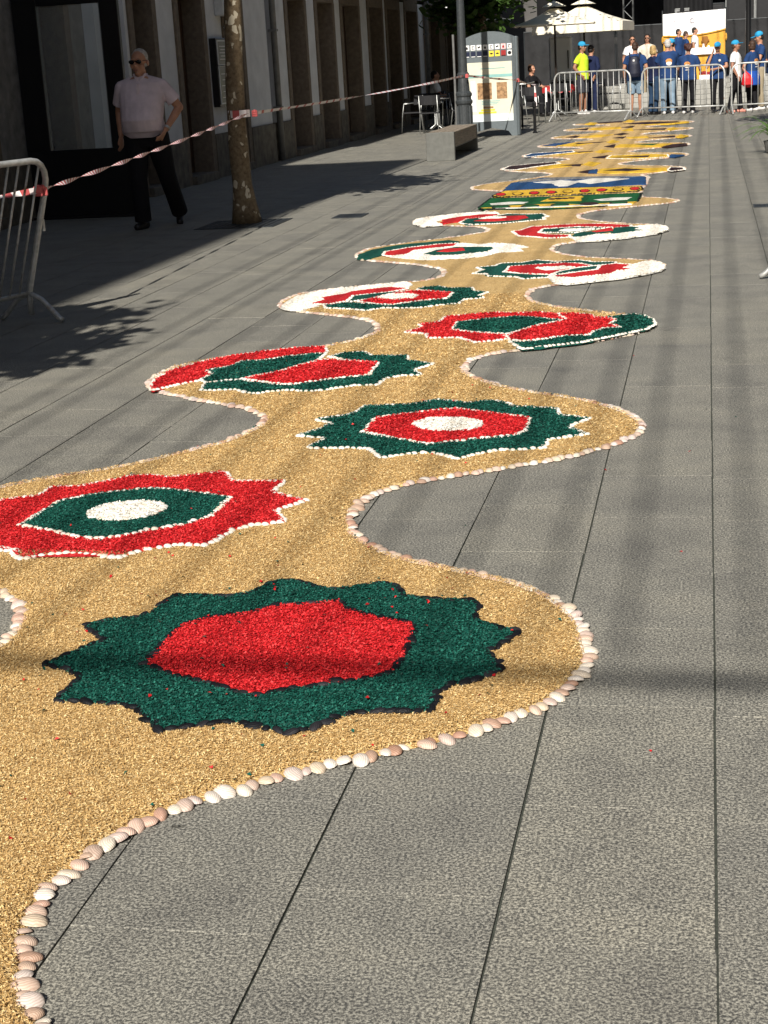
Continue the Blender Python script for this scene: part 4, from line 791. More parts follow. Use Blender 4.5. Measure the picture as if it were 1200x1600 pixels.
# =============== crowd barriers ===============
def barrier(label, x, y, rz, L_=2.05, Hh=1.1, nb=13, n=10, bent=0.0):
    ln = lambda p: (p[0], p[1]+bent*max(0, p[2]-.2), p[2])
    t = thing('crowd_barrier', label, 'barrier', (x, y, 0), rz, 'steel crowd barriers')
    r = .19; z0 = .20; pts = [(0, 0, z0-.17+.02)]
    pts = [(0, 0, .05), (0, 0, Hh-r)]+[(r-r*math.cos(a), 0, Hh-r+r*math.sin(a)) for a in [math.pi/2*i/5 for i in range(1, 6)]]
    pts += [(L_-p[0], 0, p[2]) for p in pts[::-1]]
    pts.insert(1, (0, 0, .2)); pts.insert(-1, (L_, 0, .2))
    MB().tube([ln(p) for p in pts], .021, n).build('frame', m_galv, t, smooth=True)
    MB().tube([(.0, 0, z0), (L_, 0, z0)], .016, n).build('lower_rail', m_galv, t, smooth=True)
    for i in range(nb):
        q = L_*(i+1)/(nb+1)
        zt = Hh-.012 if r < q < L_-r else Hh-r+math.sqrt(max(0, r*r-(r-min(q, L_-q))**2))-.01
        MB().tube([ln((q, 0, z0)), ln((q, 0, zt))], .0085, 6).build('bar', m_galv, t, smooth=True)
    for q in (.0, L_):
        MB().tube([(q, -.27, .018), (q, -.24, .035), (q, -.10, .16), (q, 0, .20), (q, .10, .16), (q, .24, .035), (q, .27, .018)], .0185, 8).build('foot', m_galv, t, smooth=True)
    for q in (-.035, L_+.018): MB().box(q, q+.017, -.02+bent*.46, .02+bent*.46, .62, .70).build('hook', m_galv, t)
    return t
def galv_mat():
    m, t, b = nodes('galvanised_tube')
    tc = t.nodes.new('ShaderNodeTexCoord').outputs['Object']
    c = ramp(t, noise(t, 22, 4, tc), [(.3, (.36, .37, .36)), (.7, (.58, .58, .56))])
    k = ramp(t, noise(t, 7, 5, tc, .7), [(.60, (0, 0, 0)), (.72, (1, 1, 1))])
    t.links.new(mix(t, k, c, (.26, .15, .07)), b.inputs['Base Color']); b.inputs['Metallic'].default_value = .35; b.inputs['Roughness'].default_value = .42; return m
m_galv = galv_mat()
def heading(dx, dy): return math.atan2(dy, dx)
barrier('worn leaning steel crowd barrier with red and white tape knotted to its post', -4.59, 10.42, heading(-.294, -.956), nb=19, bent=.34)
barrier('steel crowd barrier with its foot on the paving by the right edge', .62, 11.47, heading(.05, -1))
b1 = heading(-1.73+3.52, 38.04-39.02); b2 = heading(.39+1.5, 38.23-39.09)
barrier('steel crowd barrier beside the person in the yellow shirt', -3.52, 39.02, b1)
barrier('steel crowd barrier people in blue shirts lean on', -1.5, 39.09, b2)
barrier('steel crowd barrier behind the person with the red bag', .52, 38.22, heading(1, .12))

# =============== red and white tape ===============
m_tw = M('tape_white', (.80, .74, .73), .45, .06, 20); m_tr = M('tape_red', (.50, .10, .10), .45, .1, 20)
def tape(label, a, b, sag, twist, w=.042, seg=.07, every=2):
    a = Vector(a); b = Vector(b); L_ = (b-a).length; n = int(L_/seg); d = (b-a).normalized(); up_ = Vector((0, 0, 1)); sd_ = d.cross(up_).normalized()
    V_ = []; F_ = []; mi = []
    for i in range(n+1):
        f = i/n; p = a+(b-a)*f-up_*sag*4*f*(1-f); ang = twist*L_*f+.4*math.sin(f*17)
        q = (up_*math.cos(ang)+sd_*math.sin(ang))*(w/2); V_ += [p-q, p+q]
        if i: F_.append((2*i-2, 2*i-1, 2*i+1, 2*i)); mi.append(1 if i % every == 0 else 0)
    mb = MB(); mb.add(V_, F_); mb.m = mi
    t = thing('barrier_tape', label, 'tape', tuple(a), 0, 'red and white tape along the street')
    o = mb.build('ribbon', [m_tw, m_tr], t); o.location = -a
    kn = MB()
    for k in range(3): kn.box(-.03+.01*k, .03-.006*k, -.012-.006*k, .012+.004*k, -.04+.02*k, .025+.004*k, bev=.006)
    kn.build('knot', m_tr, t)
    return t
PB = (-4.37, 10.34, .90); PT = (-4.77, 16.95, 1.146); PL = (-4.48, 30.9, 1.25); PK = (-3.74, 33.3, 1.08); PE = (-3.9, 38.4, .88)
tape('twisted red and white tape running off from the barrier past its bars', (-4.39, 10.30, .90), (-6.2, 7.2, .84), .03, 2.5)
tape('twisted red and white tape stretched from the barrier to the tree trunk', PB, PT, .02, 5.0, .030, .03)
tape('pale striped tape stretched from the tree trunk to the lamp post', (-4.74, 17.1, 1.146), PL, .03, .25, .036, .09, 4)
tape('striped tape stretched from the lamp post across the information panel', (-4.40, 30.8, 1.25), PK, .01, .5, .04, .1, 4)
tape('striped tape from the information panel to a terrace chair', (-3.735, 33.32, 1.08), PE, .03, .5, .04, .12, 4)
t = thing('tape_wrap', 'red and white tape wrapped round the plane tree trunk', 'tape', (-4.89, 17.02, 1.11))
for k in range(10):
    a0 = k*math.pi/5; a1 = a0+math.pi/5; r = .122
    MB().add([(r*math.cos(a0), r*math.sin(a0), 0), (r*math.cos(a1), r*math.sin(a1), .0), (r*math.cos(a1), r*math.sin(a1), .075), (r*math.cos(a0), r*math.sin(a0), .075)], [(0, 1, 2, 3)]).build('tape_turn', (m_tr if k % 3 == 1 else m_tw), t)
t = thing('tape_tail', 'loose ends of striped tape hanging from the terrace chair', 'tape', (-3.9, 38.38, .3))
MB().box(-.03, .02, 0, .004, .1, .55).box(.22, .26, 0, .004, .18, .5).build('tail', m_tw, t); MB().box(-.032, .018, -.002, .006, .3, .4).build('stripe', m_tr, t)

# =============== bench ===============
m_bench = M('dark_bench_stone', (.115, .116, .105), .7, .16, 12, .2, bscale=120)
def plank_mat():
    m, t, b = nodes('weathered_plank'); tc = t.nodes.new('ShaderNodeTexCoord').outputs['Object']
    mp = N(t, 'ShaderNodeMapping'); mp.inputs['Scale'].default_value = (30, 1.5, 30); t.links.new(tc, mp.inputs[0])
    t.links.new(ramp(t, noise(t, 2, 4, mp.outputs[0]), [(.3, (.15, .12, .09)), (.7, (.30, .25, .19))]), b.inputs['Base Color']); b.inputs['Roughness'].default_value = .75; return m
m_plank = plank_mat()
t = thing('bench', 'low block bench with dark end slabs and weathered plank seat', 'bench', (-4.2, 26.1, 0))
MB().box(-.235, .225, 0, .10, 0, .45, bev=.008).build('end_slab', m_bench, t)
MB().box(-.235, .225, 2.65, 2.75, 0, .45, bev=.008).build('end_slab', m_bench, t)
MB().box(-.17, .16, .10, 2.65, .18, .405).build('beam', m_iron, t)
for k in range(4): MB().box(-.233+.115*k, -.233+.115*k+.108, .104, 2.646, .405, .448, bev=.006).build('seat_plank', m_plank, t)
for s_ in (-1, 1): MB().box(.163 if s_ > 0 else -.228, .22 if s_ > 0 else -.172, .104, 2.646, .215, .404, bev=.006).build('side_plank', m_plank, t)

# =============== lamp post ===============
t = thing('lamp_post', 'dark iron lamp post with moulded fluted base beside the bench', 'lamp post', (-4.5, 31, 0))
prof = [(.17, 0), (.17, .06), (.15, .1), (.145, .30), (.135, .72), (.16, .75), (.165, .79), (.14, .82), (.135, .86), (.155, .89), (.155, .93), (.115, .97), (.105, 1.12), (.095, 1.2), (.115, 1.24), (.115, 1.28), (.085, 1.32), (.075, 2.2), (.06, 4.2), (.05, 4.6)]
MB().lathe(prof, 18).build('post', m_iron, t, smooth=False)
for k in range(10):
    a = k*math.pi/5; MB().box(-.012, .012, -.012, .012, .12, .70).build('flute', m_iron, t).location = (.142*math.cos(a), .142*math.sin(a), 0)
MB().lathe([(.05, 4.5), (.2, 4.6), (.26, 5.05), (.12, 5.25), (.02, 5.4)], 8).build('lantern', m_iron, t)
MB().tube([(-.17, .06, 0), (-.17, .06, 2.0)], .022, 8).build('conduit', m_zinc, t)

# =============== information panel ===============
m_panel = M('grey_painted_steel', (.105, .125, .135), .5, .08, 20)
t = thing('information_panel', 'free standing grey town information panel with rows of pictogram squares', 'sign', (-4.29, 33.4, 0))
arch = [(-.52, 0), (-.40, 0), (-.33, .10), (.0, .17), (.33, .10), (.40, 0), (.52, 0), (.52, 1.92)]
arch += [(.52*math.cos(a)*(1), 1.92+.13*math.sin(a)**2) for a in [math.pi*i/16 for i in range(1, 16)]]+[(-.52, 1.92)]
n = len(arch)
V_ = [(x, -.05, z) for x, z in arch]+[(x, .09, z) for x, z in arch]
tr = tessellate_polygon([[Vector((x, z, 0)) for x, z in arch]])
fs = [tuple(q) for q in tr]+[tuple(i+n for i in q[::-1]) for q in tr]+[(i, (i+1) % n, n+(i+1) % n, n+i) for i in range(n)]
me = MB().add(V_, fs).mesh('panel'); bm = bmesh.new(); bm.from_mesh(me); bmesh.ops.recalc_face_normals(bm, faces=bm.faces); bm.to_mesh(me); bm.free()
link('panel', me, m_panel, t)
for s_ in (-1, 1): MB().box(s_*.54-.03, s_*.54+.03, -.09, .13, 0, 1.93, bev=.02).build('side_post', m_panel, t)
m_w = M('sign_white', (.82, .82, .80), .4, .03); m_y = M('sign_yellow', (.80, .62, .06), .4, .05); m_k = M('sign_black', (.01, .01, .012), .4, .1); m_nv = M('sign_navy', (.01, .015, .04), .4, .1); m_rd = M('sign_red', (.30, .02, .02), .4, .1)
m_pk = M('sign_pink', (.75, .5, .5), .4, .05)
m_cream = M('poster_cream', (.60, .58, .46), .45, .08, 6); m_teal = M('poster_teal', (.22, .42, .40), .45, .1); m_photo = M('poster_photo', (.30, .18, .09), .4, .6, 16); m_pale = M('poster_pale', (.68, .74, .76), .45, .08, 5)
cols1 = [m_w, m_w, m_w, m_w, m_w, m_w, m_w, m_w]; cols2 = [m_nv, m_nv, m_nv, m_nv, m_y, m_y, m_rd, m_w]
for k in range(8):
    x = -.45+k*.122
    a = MB().box(x-.047, x+.047, -.058, -.05, 1.70, 1.80).build('pictogram', m_pk if k == 6 else m_w, t)
    g_ = MB()
    if k % 3 == 0: g_.box(x-.02, x+.02, -.061, -.058, 1.72, 1.76).box(x-.008, x+.008, -.061, -.058, 1.762, 1.78)
    elif k % 3 == 1: g_.box(x-.025, x-.012, -.061, -.058, 1.72, 1.78).box(x-.011, x+.022, -.061, -.058, 1.765, 1.78).box(x-.011, x+.022, -.061, -.058, 1.72, 1.733)
    else: g_.box(x-.028, x+.005, -.061, -.058, 1.735, 1.765).box(x+.006, x+.028, -.061, -.058, 1.745, 1.775)
    g_.build('glyph', m_rd if k == 6 else m_k, a)
    a = MB().box(x-.047, x+.047, -.058, -.05, 1.565, 1.675).build('pictogram', cols2[k], t)
    if k in (4, 5): MB().prism([(x-.036, 0), (x-.012, .016), (x+.012, .016), (x+.036, 0), (x+.012, -.016), (x-.012, -.016)], 0, .003).build('glyph', m_k, a).matrix_local = Matrix.Translation((0, -.058, 1.62)) @ Matrix.Rotation(math.pi/2, 4, 'X')
    elif k == 7: MB().lathe([(.036, 0), (.036, .003)], 18).build('glyph', m_k, a).matrix_local = Matrix.Translation((x, -.058, 1.62)) @ Matrix.Rotation(math.pi/2, 4, 'X')
    else: MB().box(x-.04, x+.04, -.061, -.058, 1.57, 1.582).build('glyph', m_w if k < 4 else m_k, a)
po = MB().box(-.46, .44, -.056, -.05, .30, 1.46).build('poster', m_cream, t)
MB().box(-.46, .44, -.059, -.056, 1.16, 1.22).build('header_band', m_teal, po)
MB().box(-.46, .44, -.059, -.056, .30, .44).build('footer', m_pale, po)
MB().box(-.27, .02, -.060, -.056, .74, 1.06).build('picture', m_photo, po); MB().box(.12, .33, -.060, -.056, .74, 1.06).build('picture', m_photo, po)
for k in range(3): MB().box(-.2, .12+.03*k, -.060, -.056, .635+.03*k, .648+.03*k).build('text_line', m_teal, po)
for k in range(3): MB().box(-.26+.05*k, .10-.03*k, -.060, -.056, .46+.05*k, .495+.05*k).build('text_line', m_y if k < 2 else m_photo, po)
MB().box(-.2, .3, -.060, -.056, 1.33, 1.345).build('text_line', m_teal, po)
MB().box(-.40, -.31, -.060, -.056, .5, 1.1).build('text_column', m_w, po)

# =============== black glazed screen by the shop ===============
m_gl, t_, b_ = nodes('screen_glass'); b_.inputs['Base Color'].default_value = (.85, .9, .9, 1); b_.inputs['Transmission Weight'].default_value = .92; b_.inputs['Roughness'].default_value = .02; b_.inputs['IOR'].default_value = 1.12
t = thing('terrace_screen', 'tall black terrace screen with a clear glass panel behind the walking man', 'screen', (-7.24, 18.45, 0))
x0, x1 = -.69, .60
MB().box(x0, x1, -.035, .035, .0, .80, bev=.008).build('solid_panel', m_black, t)
MB().box(x0, x0+.30, -.04, .04, .80, 2.75, bev=.008).build('stile', m_black, t); MB().box(x1-.22, x1, -.04, .04, .80, 2.75, bev=.008).build('stile', m_black, t)
MB().box(x0+.30, x1-.22, -.04, .04, 2.43, 2.75, bev=.008).build('top_rail', m_black, t)
MB().box(x0+.30, x1-.22, -.006, .006, .80, 2.43).build('glass_pane', m_gl, t)
MB().box(x0-.03, x1+.03, -.12, .12, 0, .03, bev=.006).build('base_plate', m_black, t)

# =============== potted plant ===============
m_pot = M('grey_planter', (.12, .12, .115), .7, .1, 10, .1); m_blade = leaf_mat('strap_leaf', (.04, .10, .02), (.16, .28, .07)); m_soil = M('potting_soil', (.03, .02, .012), .95, .3, 40)
t = thing('potted_plant', 'planter with long arching green strap leaves by the right edge', 'plant', (.99, 24.5, 0))
MB().lathe([(.15, 0), (.17, .02), (.2, .16), (.21, .18), (.185, .18), (.18, .15)], 18).build('pot', m_pot, t, smooth=False)
MB().lathe([(.175, .13), (.175, .155)], 16).build('soil', m_soil, t)
rg = np.random.default_rng(4)
for k in range(44):
    a = k*2.39996; L_ = rg.uniform(.55, .95); li = rg.uniform(.35, .8); w = rg.uniform(.014, .024); V_ = []; F_ = []
    for i in range(7):
        f = i/6; r = .04+L_*(f*.9)*li+.1*f*f; z = max(.03, .16+L_*(f*.95-.95*f*f*li*1.2)); ww = w*(1-f**2)*(1 if f > 0 else .6)
        c = Vector((r*math.cos(a), r*math.sin(a), z)); s_ = Vector((-math.sin(a), math.cos(a), 0))*ww; V_ += [c-s_, c+s_-Vector((0, 0, .004))]
        if i: F_.append((2*i-2, 2*i-1, 2*i+1, 2*i))
    MB().add(V_, F_).build('leaf', m_blade, t, smooth=True)
# =============== stone platform and stage end of the street ===============
m_plat = M('pale_granite_step', (.30, .295, .27), .8, .16, 6, .2, bscale=50)
t = thing('stone_platform', 'low pale granite platform with shallow steps behind the barriers', 'platform', (-.5, 46.2, 0))
MB().box(-3.2, 9, .0, 14, .50, .62, bev=.01).build('top', m_plat, t)
for k in range(4): MB().box(-3.1-.03*k, 8.8, -.28*(4-k), .02+.001*k, .125*k+.002, .125*(k+1), bev=.012).build('step', m_plat, t)
MB().box(-3.15, 8.9, .05, 13.9, 0, .5, bev=0).build('fill', m_plat, t)
PZ = .62
m_scrim = M('black_scrim', (.022, .022, .023), .9, .35, 3, .5, bscale=9)
for k in range(4):
    x0 = -5.4+k*2.75
    t = thing('scrim_fence', ('black scrim fence panel behind the parasols', 'black scrim fence panel behind the two people in sunglasses', 'black scrim fence panel behind the orange banner', 'black scrim fence panel behind the black pole')[k], 'fence', (x0, 50.2+.05*k, 0 if k == 0 else PZ), 0, 'black scrim fence panels')
    h = 2.18 if k == 0 else 2.18-PZ
    MB().tube([(0, 0, 0), (0, 0, h), (2.7, 0, h), (2.7, 0, 0)], .022, 8).build('frame', m_iron, t)
    V_ = []; F_ = []; nx, nz = 30, 6
    for i in range(nx+1):
        for j in range(nz+1):
            x = .02+2.66*i/nx; V_.append((x, -.03+.022*math.sin(x*9+k)+.012*math.sin(x*23+j), .03+(h-.04)*j/nz))
    for i in range(nx):
        for j in range(nz): a = i*(nz+1)+j; F_.append((a, a+nz+1, a+nz+2, a+1))
    MB().add(V_, F_).build('scrim', m_scrim, t, smooth=True)
# stage behind the fence
m_cloth_k = M('black_stage_cloth', (.006, .006, .007), .9, .4, 3, .4, bscale=12); m_deck = M('stage_deck', (.05, .045, .04), .8, .2, 6)
t = thing('stage', 'dark festival stage with black drapes above the scrim fence', 'stage', (1, 55, 0))
MB().box(-6.5, 8, -2, 6, 1.7, 1.9, bev=.01).build('deck', m_deck, t)
MB().box(-6.5, 8, -2.02, -1.98, 0, 1.7).build('skirt', m_cloth_k, t)
V_ = []; F_ = []
for i in range(181):
    x = -7+15.5*i/180; y = 5.2+.16*math.sin(x*5.1)+.05*math.sin(x*13); V_ += [(x, y, 1.9), (x, y, 8)]
    if i: F_.append((2*i-2, 2*i, 2*i+1, 2*i-1))
MB().add(V_, F_).build('back_drape', m_cloth_k, t, smooth=True)
MB().box(-6.8, 8.3, -2.2, 6.2, 7.6, 7.9).build('roof', m_cloth_k, t)
V_ = []; F_ = []
for i in range(41):
    x = -2.35+1.5*i/40; y = -1.6+.07*math.sin(x*22); V_ += [(x, y, 1.9), (x, y, 7.5)]
    if i: F_.append((2*i-2, 2*i, 2*i+1, 2*i-1))
MB().add(V_, F_).build('side_drape', m_cloth_k, t, smooth=True)
def truss(label, x, y, z0, z1, s_=.29):
    t = thing('truss_tower', label, 'truss', (x, y, z0), 0, 'aluminium stage trusses')
    for a in (0, s_):
        for b in (0, s_): MB().tube([(a, b, 0), (a, b, z1-z0)], .025, 8).build('chord', m_alu, t, smooth=True)
    z = 0; k = 0
    mb = MB()
    while z < z1-z0-.3:
        for (p, q) in (((0, 0), (s_, 0)), ((0, 0), (0, s_)), ((s_, 0), (s_, s_))):
            a, b = (p, q) if k % 2 else (q, p); mb.tube([(a[0], a[1], z), (b[0], b[1], z+.3)], .011, 5)
        z += .3; k += 1
    mb.build('lacing', m_alu, t)
truss('aluminium truss tower rising behind the cream parasol', -2.55, 52.4, 0, 7.6)
truss('aluminium truss tower at the right end of the stage', 6.4, 52.4, 0, 7.6)
m_case = M('flight_case_black', (.012, .012, .013), .5, .2, 10); m_grey = M('amp_grey', (.22, .22, .22), .5, .3, 14)
def case(name, label, cat, x, y, z, w, dp, h, mat, edge, grp):
    t = thing(name, label, cat, (x, y, z), 0, grp)
    MB().box(-w/2, w/2, 0, dp, 0, h, bev=.02).build('body', mat, t)
    for s_ in (-1, 1): MB().box(s_*w/2-.012, s_*w/2+.012, -.012, .012, 0, h).build('edge_trim', edge, t)
    MB().box(-w/2, w/2, -.012, .012, h-.02, h+.005).build('edge_trim', edge, t); MB().box(-w/2, w/2, -.012, .012, -.005, .02).build('edge_trim', edge, t)
    MB().box(-w/2+.06, w/2-.06, -.018, 0, .06, h-.08, bev=.01).build('grille', m_case, t)
G = 'equipment standing on the stage'
case('loudspeaker', 'big black loudspeaker stack with pale edges right of the banner', 'loudspeaker', .98, 53.3, 1.9, .86, .8, 1.5, m_case, m_alu, G)
case('loudspeaker', 'second black loudspeaker with pale edges beside the black pole', 'loudspeaker', 1.86, 53.3, 1.9, .82, .8, 1.5, m_case, m_alu, G)
case('flight_case', 'dark flight case on stage above the banner', 'case', .15, 53.6, 1.9, .7, .5, .85, m_case, m_iron, G)
case('amplifier', 'grey amplifier box on stage above the banner corner', 'amplifier', -.75, 53.4, 1.9, .5, .4, .75, m_grey, m_alu, G)
case('amplifier', 'squat grey amplifier between the flight case and the drape', 'amplifier', -.32, 53.8, 1.9, .36, .4, .95, m_grey, m_iron, G)
# flag pole
t = thing('black_pole', 'plain black pole rising behind the person in the white shirt', 'pole', (1.05, 45.5, 0))
MB().lathe([(.12, 0), (.12, .05), (.075, .1), (.07, 5.0)], 14).build('pole', m_black, t)
# banner
m_or = M('orange_banner_cloth', (.62, .33, .045), .8, .10, 6, .25, bscale=40); m_bw = M('white_banner_cloth', (.84, .84, .84), .8, .03, 6, .2, bscale=40)
m_br = M('banner_print_brown', (.26, .11, .02), .8, .15, 20); m_pr = M('banner_print_grey', (.50, .45, .50), .8, .1, 20)
t = thing('altar_banner', 'orange banner with chalice emblem and white valance hung behind the altar', 'banner', (-.38, 48.4, PZ))
def cloth(name, mat, x0, x1, zb, zt, amp, y, n=48):
    V_ = []; F_ = []
    for i in range(n+1):
        f = i/n; x = x0+(x1-x0)*f; yy = y+amp*math.sin(f*15)+amp*.5*math.sin(f*37); z0_ = zb(f)
        V_ += [(x, yy, z0_), (x, yy-.004, (z0_+zt(f))/2), (x, yy, zt(f))]
        if i: F_ += [(3*i-3, 3*i, 3*i+1, 3*i-2), (3*i-2, 3*i+1, 3*i+2, 3*i-1)]
    return MB().add(V_, F_).build(name, mat, t, smooth=True)
cloth('orange_cloth', m_or, -.86, .86, lambda f: .12, lambda f: 1.6, .010, 0)
va = cloth('white_valance', m_bw, -.87, .87, lambda f: 1.22+.10*f-.07*math.sin(f*math.pi), lambda f: 1.80+.05*f, .008, -.035)
cloth('gold_trim', m_or, -.87, .87, lambda f: 1.19+.10*f-.07*math.sin(f*math.pi), lambda f: 1.225+.10*f-.07*math.sin(f*math.pi), .008, -.04)
for x in (-.88, .88): MB().tube([(x, .02, 0), (x, .02, 1.9)], .02, 8).build('pole', m_iron, t); MB().lathe([(.01, 0), (.035, .05), (.03, .16), (.012, .2)], 8, (x, -.06, 1.0)).build('tassel', m_or, t)
e = MB().lathe([(.055, 0), (.02, .03), (.014, .2), (.05, .26), (.085, .32), (.09, .42), (.075, .47)], 14, (.30, 0, .62)).build('chalice_emblem', m_br, t); e.scale = (1, .12, 1); e.location = (0, -.05, .05)
MB().box(.19, .23, -.06, -.052, .98, 1.02).box(.38, .42, -.06, -.052, 1.0, 1.05).build('chalice_emblem', m_br, t)
for k, x in enumerate((-.55, -.42, -.05, .35, .48)):
    z = 1.55+.02*k
    MB().tube([(x-.05, -.055, z-.05), (x, -.055, z+.06), (x+.05, -.055, z-.02)] if k != 2 else [(x+.06*math.cos(a), -.055, z+.06*math.sin(a)) for a in np.linspace(0, 5.8, 10)], .008, 5).build('line_drawing', m_pr, va)
# altar table
t = thing('altar_table', 'small altar table under a white cloth in front of the orange banner', 'table', (-.18, 47.2, PZ))
MB().box(-.42, .42, -.28, .28, .78, .84, bev=.01).build('white_cloth', m_bw, t)
for y in (-.29, .275): MB().box(-.42, .42, y, y+.015, .66, .78).build('cloth_drop', m_bw, t)
MB().box(-.34, .34, -.2, .2, .0, .78, bev=.01).build('orange_front', m_or, t)
for x, h in ((-.25, .1), (-.02, .07), (.06, .1), (.2, .05)): MB().lathe([(.03, .84), (.035, .85), (.02, .84+h)], 8, (x, -.05, 0)).build('vessel', m_br if x < 0 else m_bw, t)
t = thing('altar_planter', 'low red and white flower box at the foot of the altar', 'planter', (.02, 46.35, PZ))
MB().box(-.25, .25, -.08, .08, 0, .12, bev=.01).build('box', m_bw, t); 
for k in range(9): MB().lathe([(.02, .10), (.045, .14), (.03, .19)], 7, (-.22+.055*k, random.uniform(-.03, .03), random.uniform(0, .04))).build('flower', m_rd, t)

# =============== parasols ===============
m_par = M('cream_parasol_canvas', (.78, .73, .60), .85, .05, 5, .12, bscale=60); m_pole = M('dark_parasol_pole', (.03, .025, .02), .5, .2)
def parasol(label, x, y, hw, ze, za, val, rz, tilt=0):
    t = thing('parasol', label, 'parasol', (x, y, 0), rz, 'cream parasols over the terrace')
    n = 9; V_ = []; F_ = []
    for i in range(n+1):
        for j in range(n+1):
            a = -1+2*i/n; b = -1+2*j/n; m_ = max(abs(a), abs(b)); z = za-(za-ze)*m_**.9-.05*math.sin(m_*math.pi)*(1-abs(abs(a)-abs(b)))
            V_.append((a*hw, b*hw, z))
    for i in range(n):
        for j in range(n): q = i*(n+1)+j; F_.append((q, q+n+1, q+n+2, q+1))
    MB().add(V_, F_).build('canopy', m_par, t)
    for k in range(4):
        a = k*math.pi/2; c, s_ = math.cos(a), math.sin(a)
        def P_(u, v, z): return (u*c-v*s_, u*s_+v*c, z)
        MB().add([P_(-hw, -hw-.004, ze), P_(hw, -hw-.004, ze), P_(hw, -hw-.012, ze-val), P_(-hw, -hw-.012, ze-val)], [(0, 1, 2, 3)]).build('valance', m_par, t)
        MB().tube([(0, 0, za-.16), P_(hw*.97, hw*.97, ze-.03)], .012, 6).build('rib', m_pole, t)
    MB().add([(-.3, -.3, za-.03), (.3, -.3, za-.03), (.3, .3, za-.03), (-.3, .3, za-.03), (0, 0, za+.12)], [(0, 1, 4), (1, 2, 4), (2, 3, 4), (3, 0, 4)]).build('vent_cap', m_par, t)
    MB().tube([(0, 0, .05), (0, 0, za)], .028, 10).build('pole', m_pole, t, smooth=True)
    MB().box(-.3, .3, -.3, .3, 0, .07, bev=.02).build('base', m_pole, t)
    return t
parasol('cream square parasol on a dark pole behind the information panel', -3.85, 43.2, 1.02, 2.26, 2.72, .03, .05)
parasol('larger cream parasol with deep valance reaching towards the truss', -3.35, 46.6, 1.22, 2.28, 2.82, .24, -.08)

# =============== white cabinet behind the terrace ===============
m_van = M('white_cabinet_enamel', (.74, .76, .77), .35, .03, 3)
t = thing('cabinet', 'white enamelled cabinet standing in front of the scrim behind the parasol pole', 'cabinet', (-4.1, 47.6, 0))
MB().box(-.33, .33, 0, .55, .75, 1.98, bev=.05).build('upper_case', m_van, t)
d = MB().box(-.29, .29, -.025, 0, .80, 1.92, bev=.02).build('door', m_van, t); MB().box(.2, .23, -.05, -.025, 1.1, 1.6).build('handle', m_black, d)
MB().box(-.32, .32, .01, .54, .08, .745, bev=.02).build('lower_case', m_case, t)
for x in (-.27, .27): MB().box(x-.03, x+.03, .04, .10, 0, .08).build('foot', m_black, t); MB().box(x-.03, x+.03, .44, .50, 0, .08).build('foot', m_black, t)

# =============== cafe terraces ===============
m_tyre = M('tyre_rubber', (.012, .012, .012), .9, .2, 30)
m_seat = M('black_woven_seat', (.02, .02, .022), .8, .3, 60, .3); m_top = M('metal_table_top', (.36, .36, .36), .35, .1, 20, metal=.5)
def chair_tree(label, x, y, rz, grp):
    t = thing('cafe_chair', label, 'chair', (x, y, 0), rz, grp)
    MB().box(-.22, .22, -.22, .22, .43, .455, bev=.01).build('seat', m_seat, t)
    bk = MB(); V_ = []; F_ = []
    for i in range(9):
        a = math.pi*(.0+i/8); V_ += [(.25*math.cos(a), .06+.22*math.sin(a), .62), (.25*math.cos(a), .08+.23*math.sin(a), .82)]
        if i: F_.append((2*i-2, 2*i, 2*i+1, 2*i-1))
    bk.add(V_, F_).build('backrest', m_seat, t)
    for s_ in (-1, 1):
        MB().tube([(s_*.21, -.24, 0), (s_*.24, -.2, .40), (s_*.255, -.16, .64), (s_*.255, .06, .66)], .012, 6).build('leg', m_alu, t, smooth=True)
        MB().tube([(s_*.21, .27, 0), (s_*.2, .2, .44), (s_*.2, .27, .82)], .012, 6).build('leg', m_alu, t, smooth=True)
    return t
def cafe_table(label, x, y, grp):
    t = thing('cafe_table', label, 'table', (x, y, 0), 0, grp)
    MB().box(-.35, .35, -.35, .35, .71, .735, bev=.008).build('table_top', m_top, t)
    for a in (0, 1, 2, 3): MB().tube([(.04*math.cos(a*1.571), .04*math.sin(a*1.571), .7), (.05*math.cos(a*1.571), .05*math.sin(a*1.571), .15), (.29*math.cos(a*1.571+.785), .29*math.sin(a*1.571+.785), .015)], .016, 6).build('leg', m_alu, t, smooth=True)
    return t
GL = 'cafe furniture in the shade by the wall'; GR = 'cafe furniture under the parasols'
cafe_table('metal cafe table in the shade by the wall', -6.0, 37.0, GL); cafe_table('metal cafe table of the seated pair by the lamp post', -5.95, 39.6, GL)
for (x, y, rz, lb) in ((-6.55, 36.8, -1.4, 'empty woven chair against the wall side of the shaded table'), (-6.0, 36.1, 3.14, 'empty woven chair at the street side of the shaded table'), (-5.4, 37.0, 1.5, 'empty woven chair right of the shaded table'), (-6.5, 39.7, -1.4, 'woven chair of the seated person in the white shirt'), (-6.3, 38.0, .3, 'empty woven chair behind the shaded table'), (-5.7, 38.2, .1, 'empty woven chair between the two shaded tables'), (-5.3, 39.7, 1.6, 'woven chair of the seated person in dark clothes by the wall')): chair_tree(lb, x, y, rz, GL)
cafe_table('cafe table with a red cloth under the cream parasol', -3.75, 42.6, GR); cafe_table('cafe table beside the bicycle', -4.75, 40.6, GR)
for (x, y, rz, lb) in ((-4.0, 38.7, .4, 'woven chair with striped tape tied to it'), (-4.5, 42.7, -1.5, 'woven chair of the seated person in dark clothes under the parasol'), (-3.0, 43.4, 1.4, 'empty woven chair behind the person in the yellow shirt'), (-3.6, 41.6, 3.0, 'empty woven chair behind the left barrier'), (-2.55, 44.2, -.6, 'empty black chair standing out towards the platform')): chair_tree(lb, x, y, rz, GR)
t = thing('red_cloth', 'red cloth thrown over the terrace table', 'cloth', (-3.75, 42.6, .737))
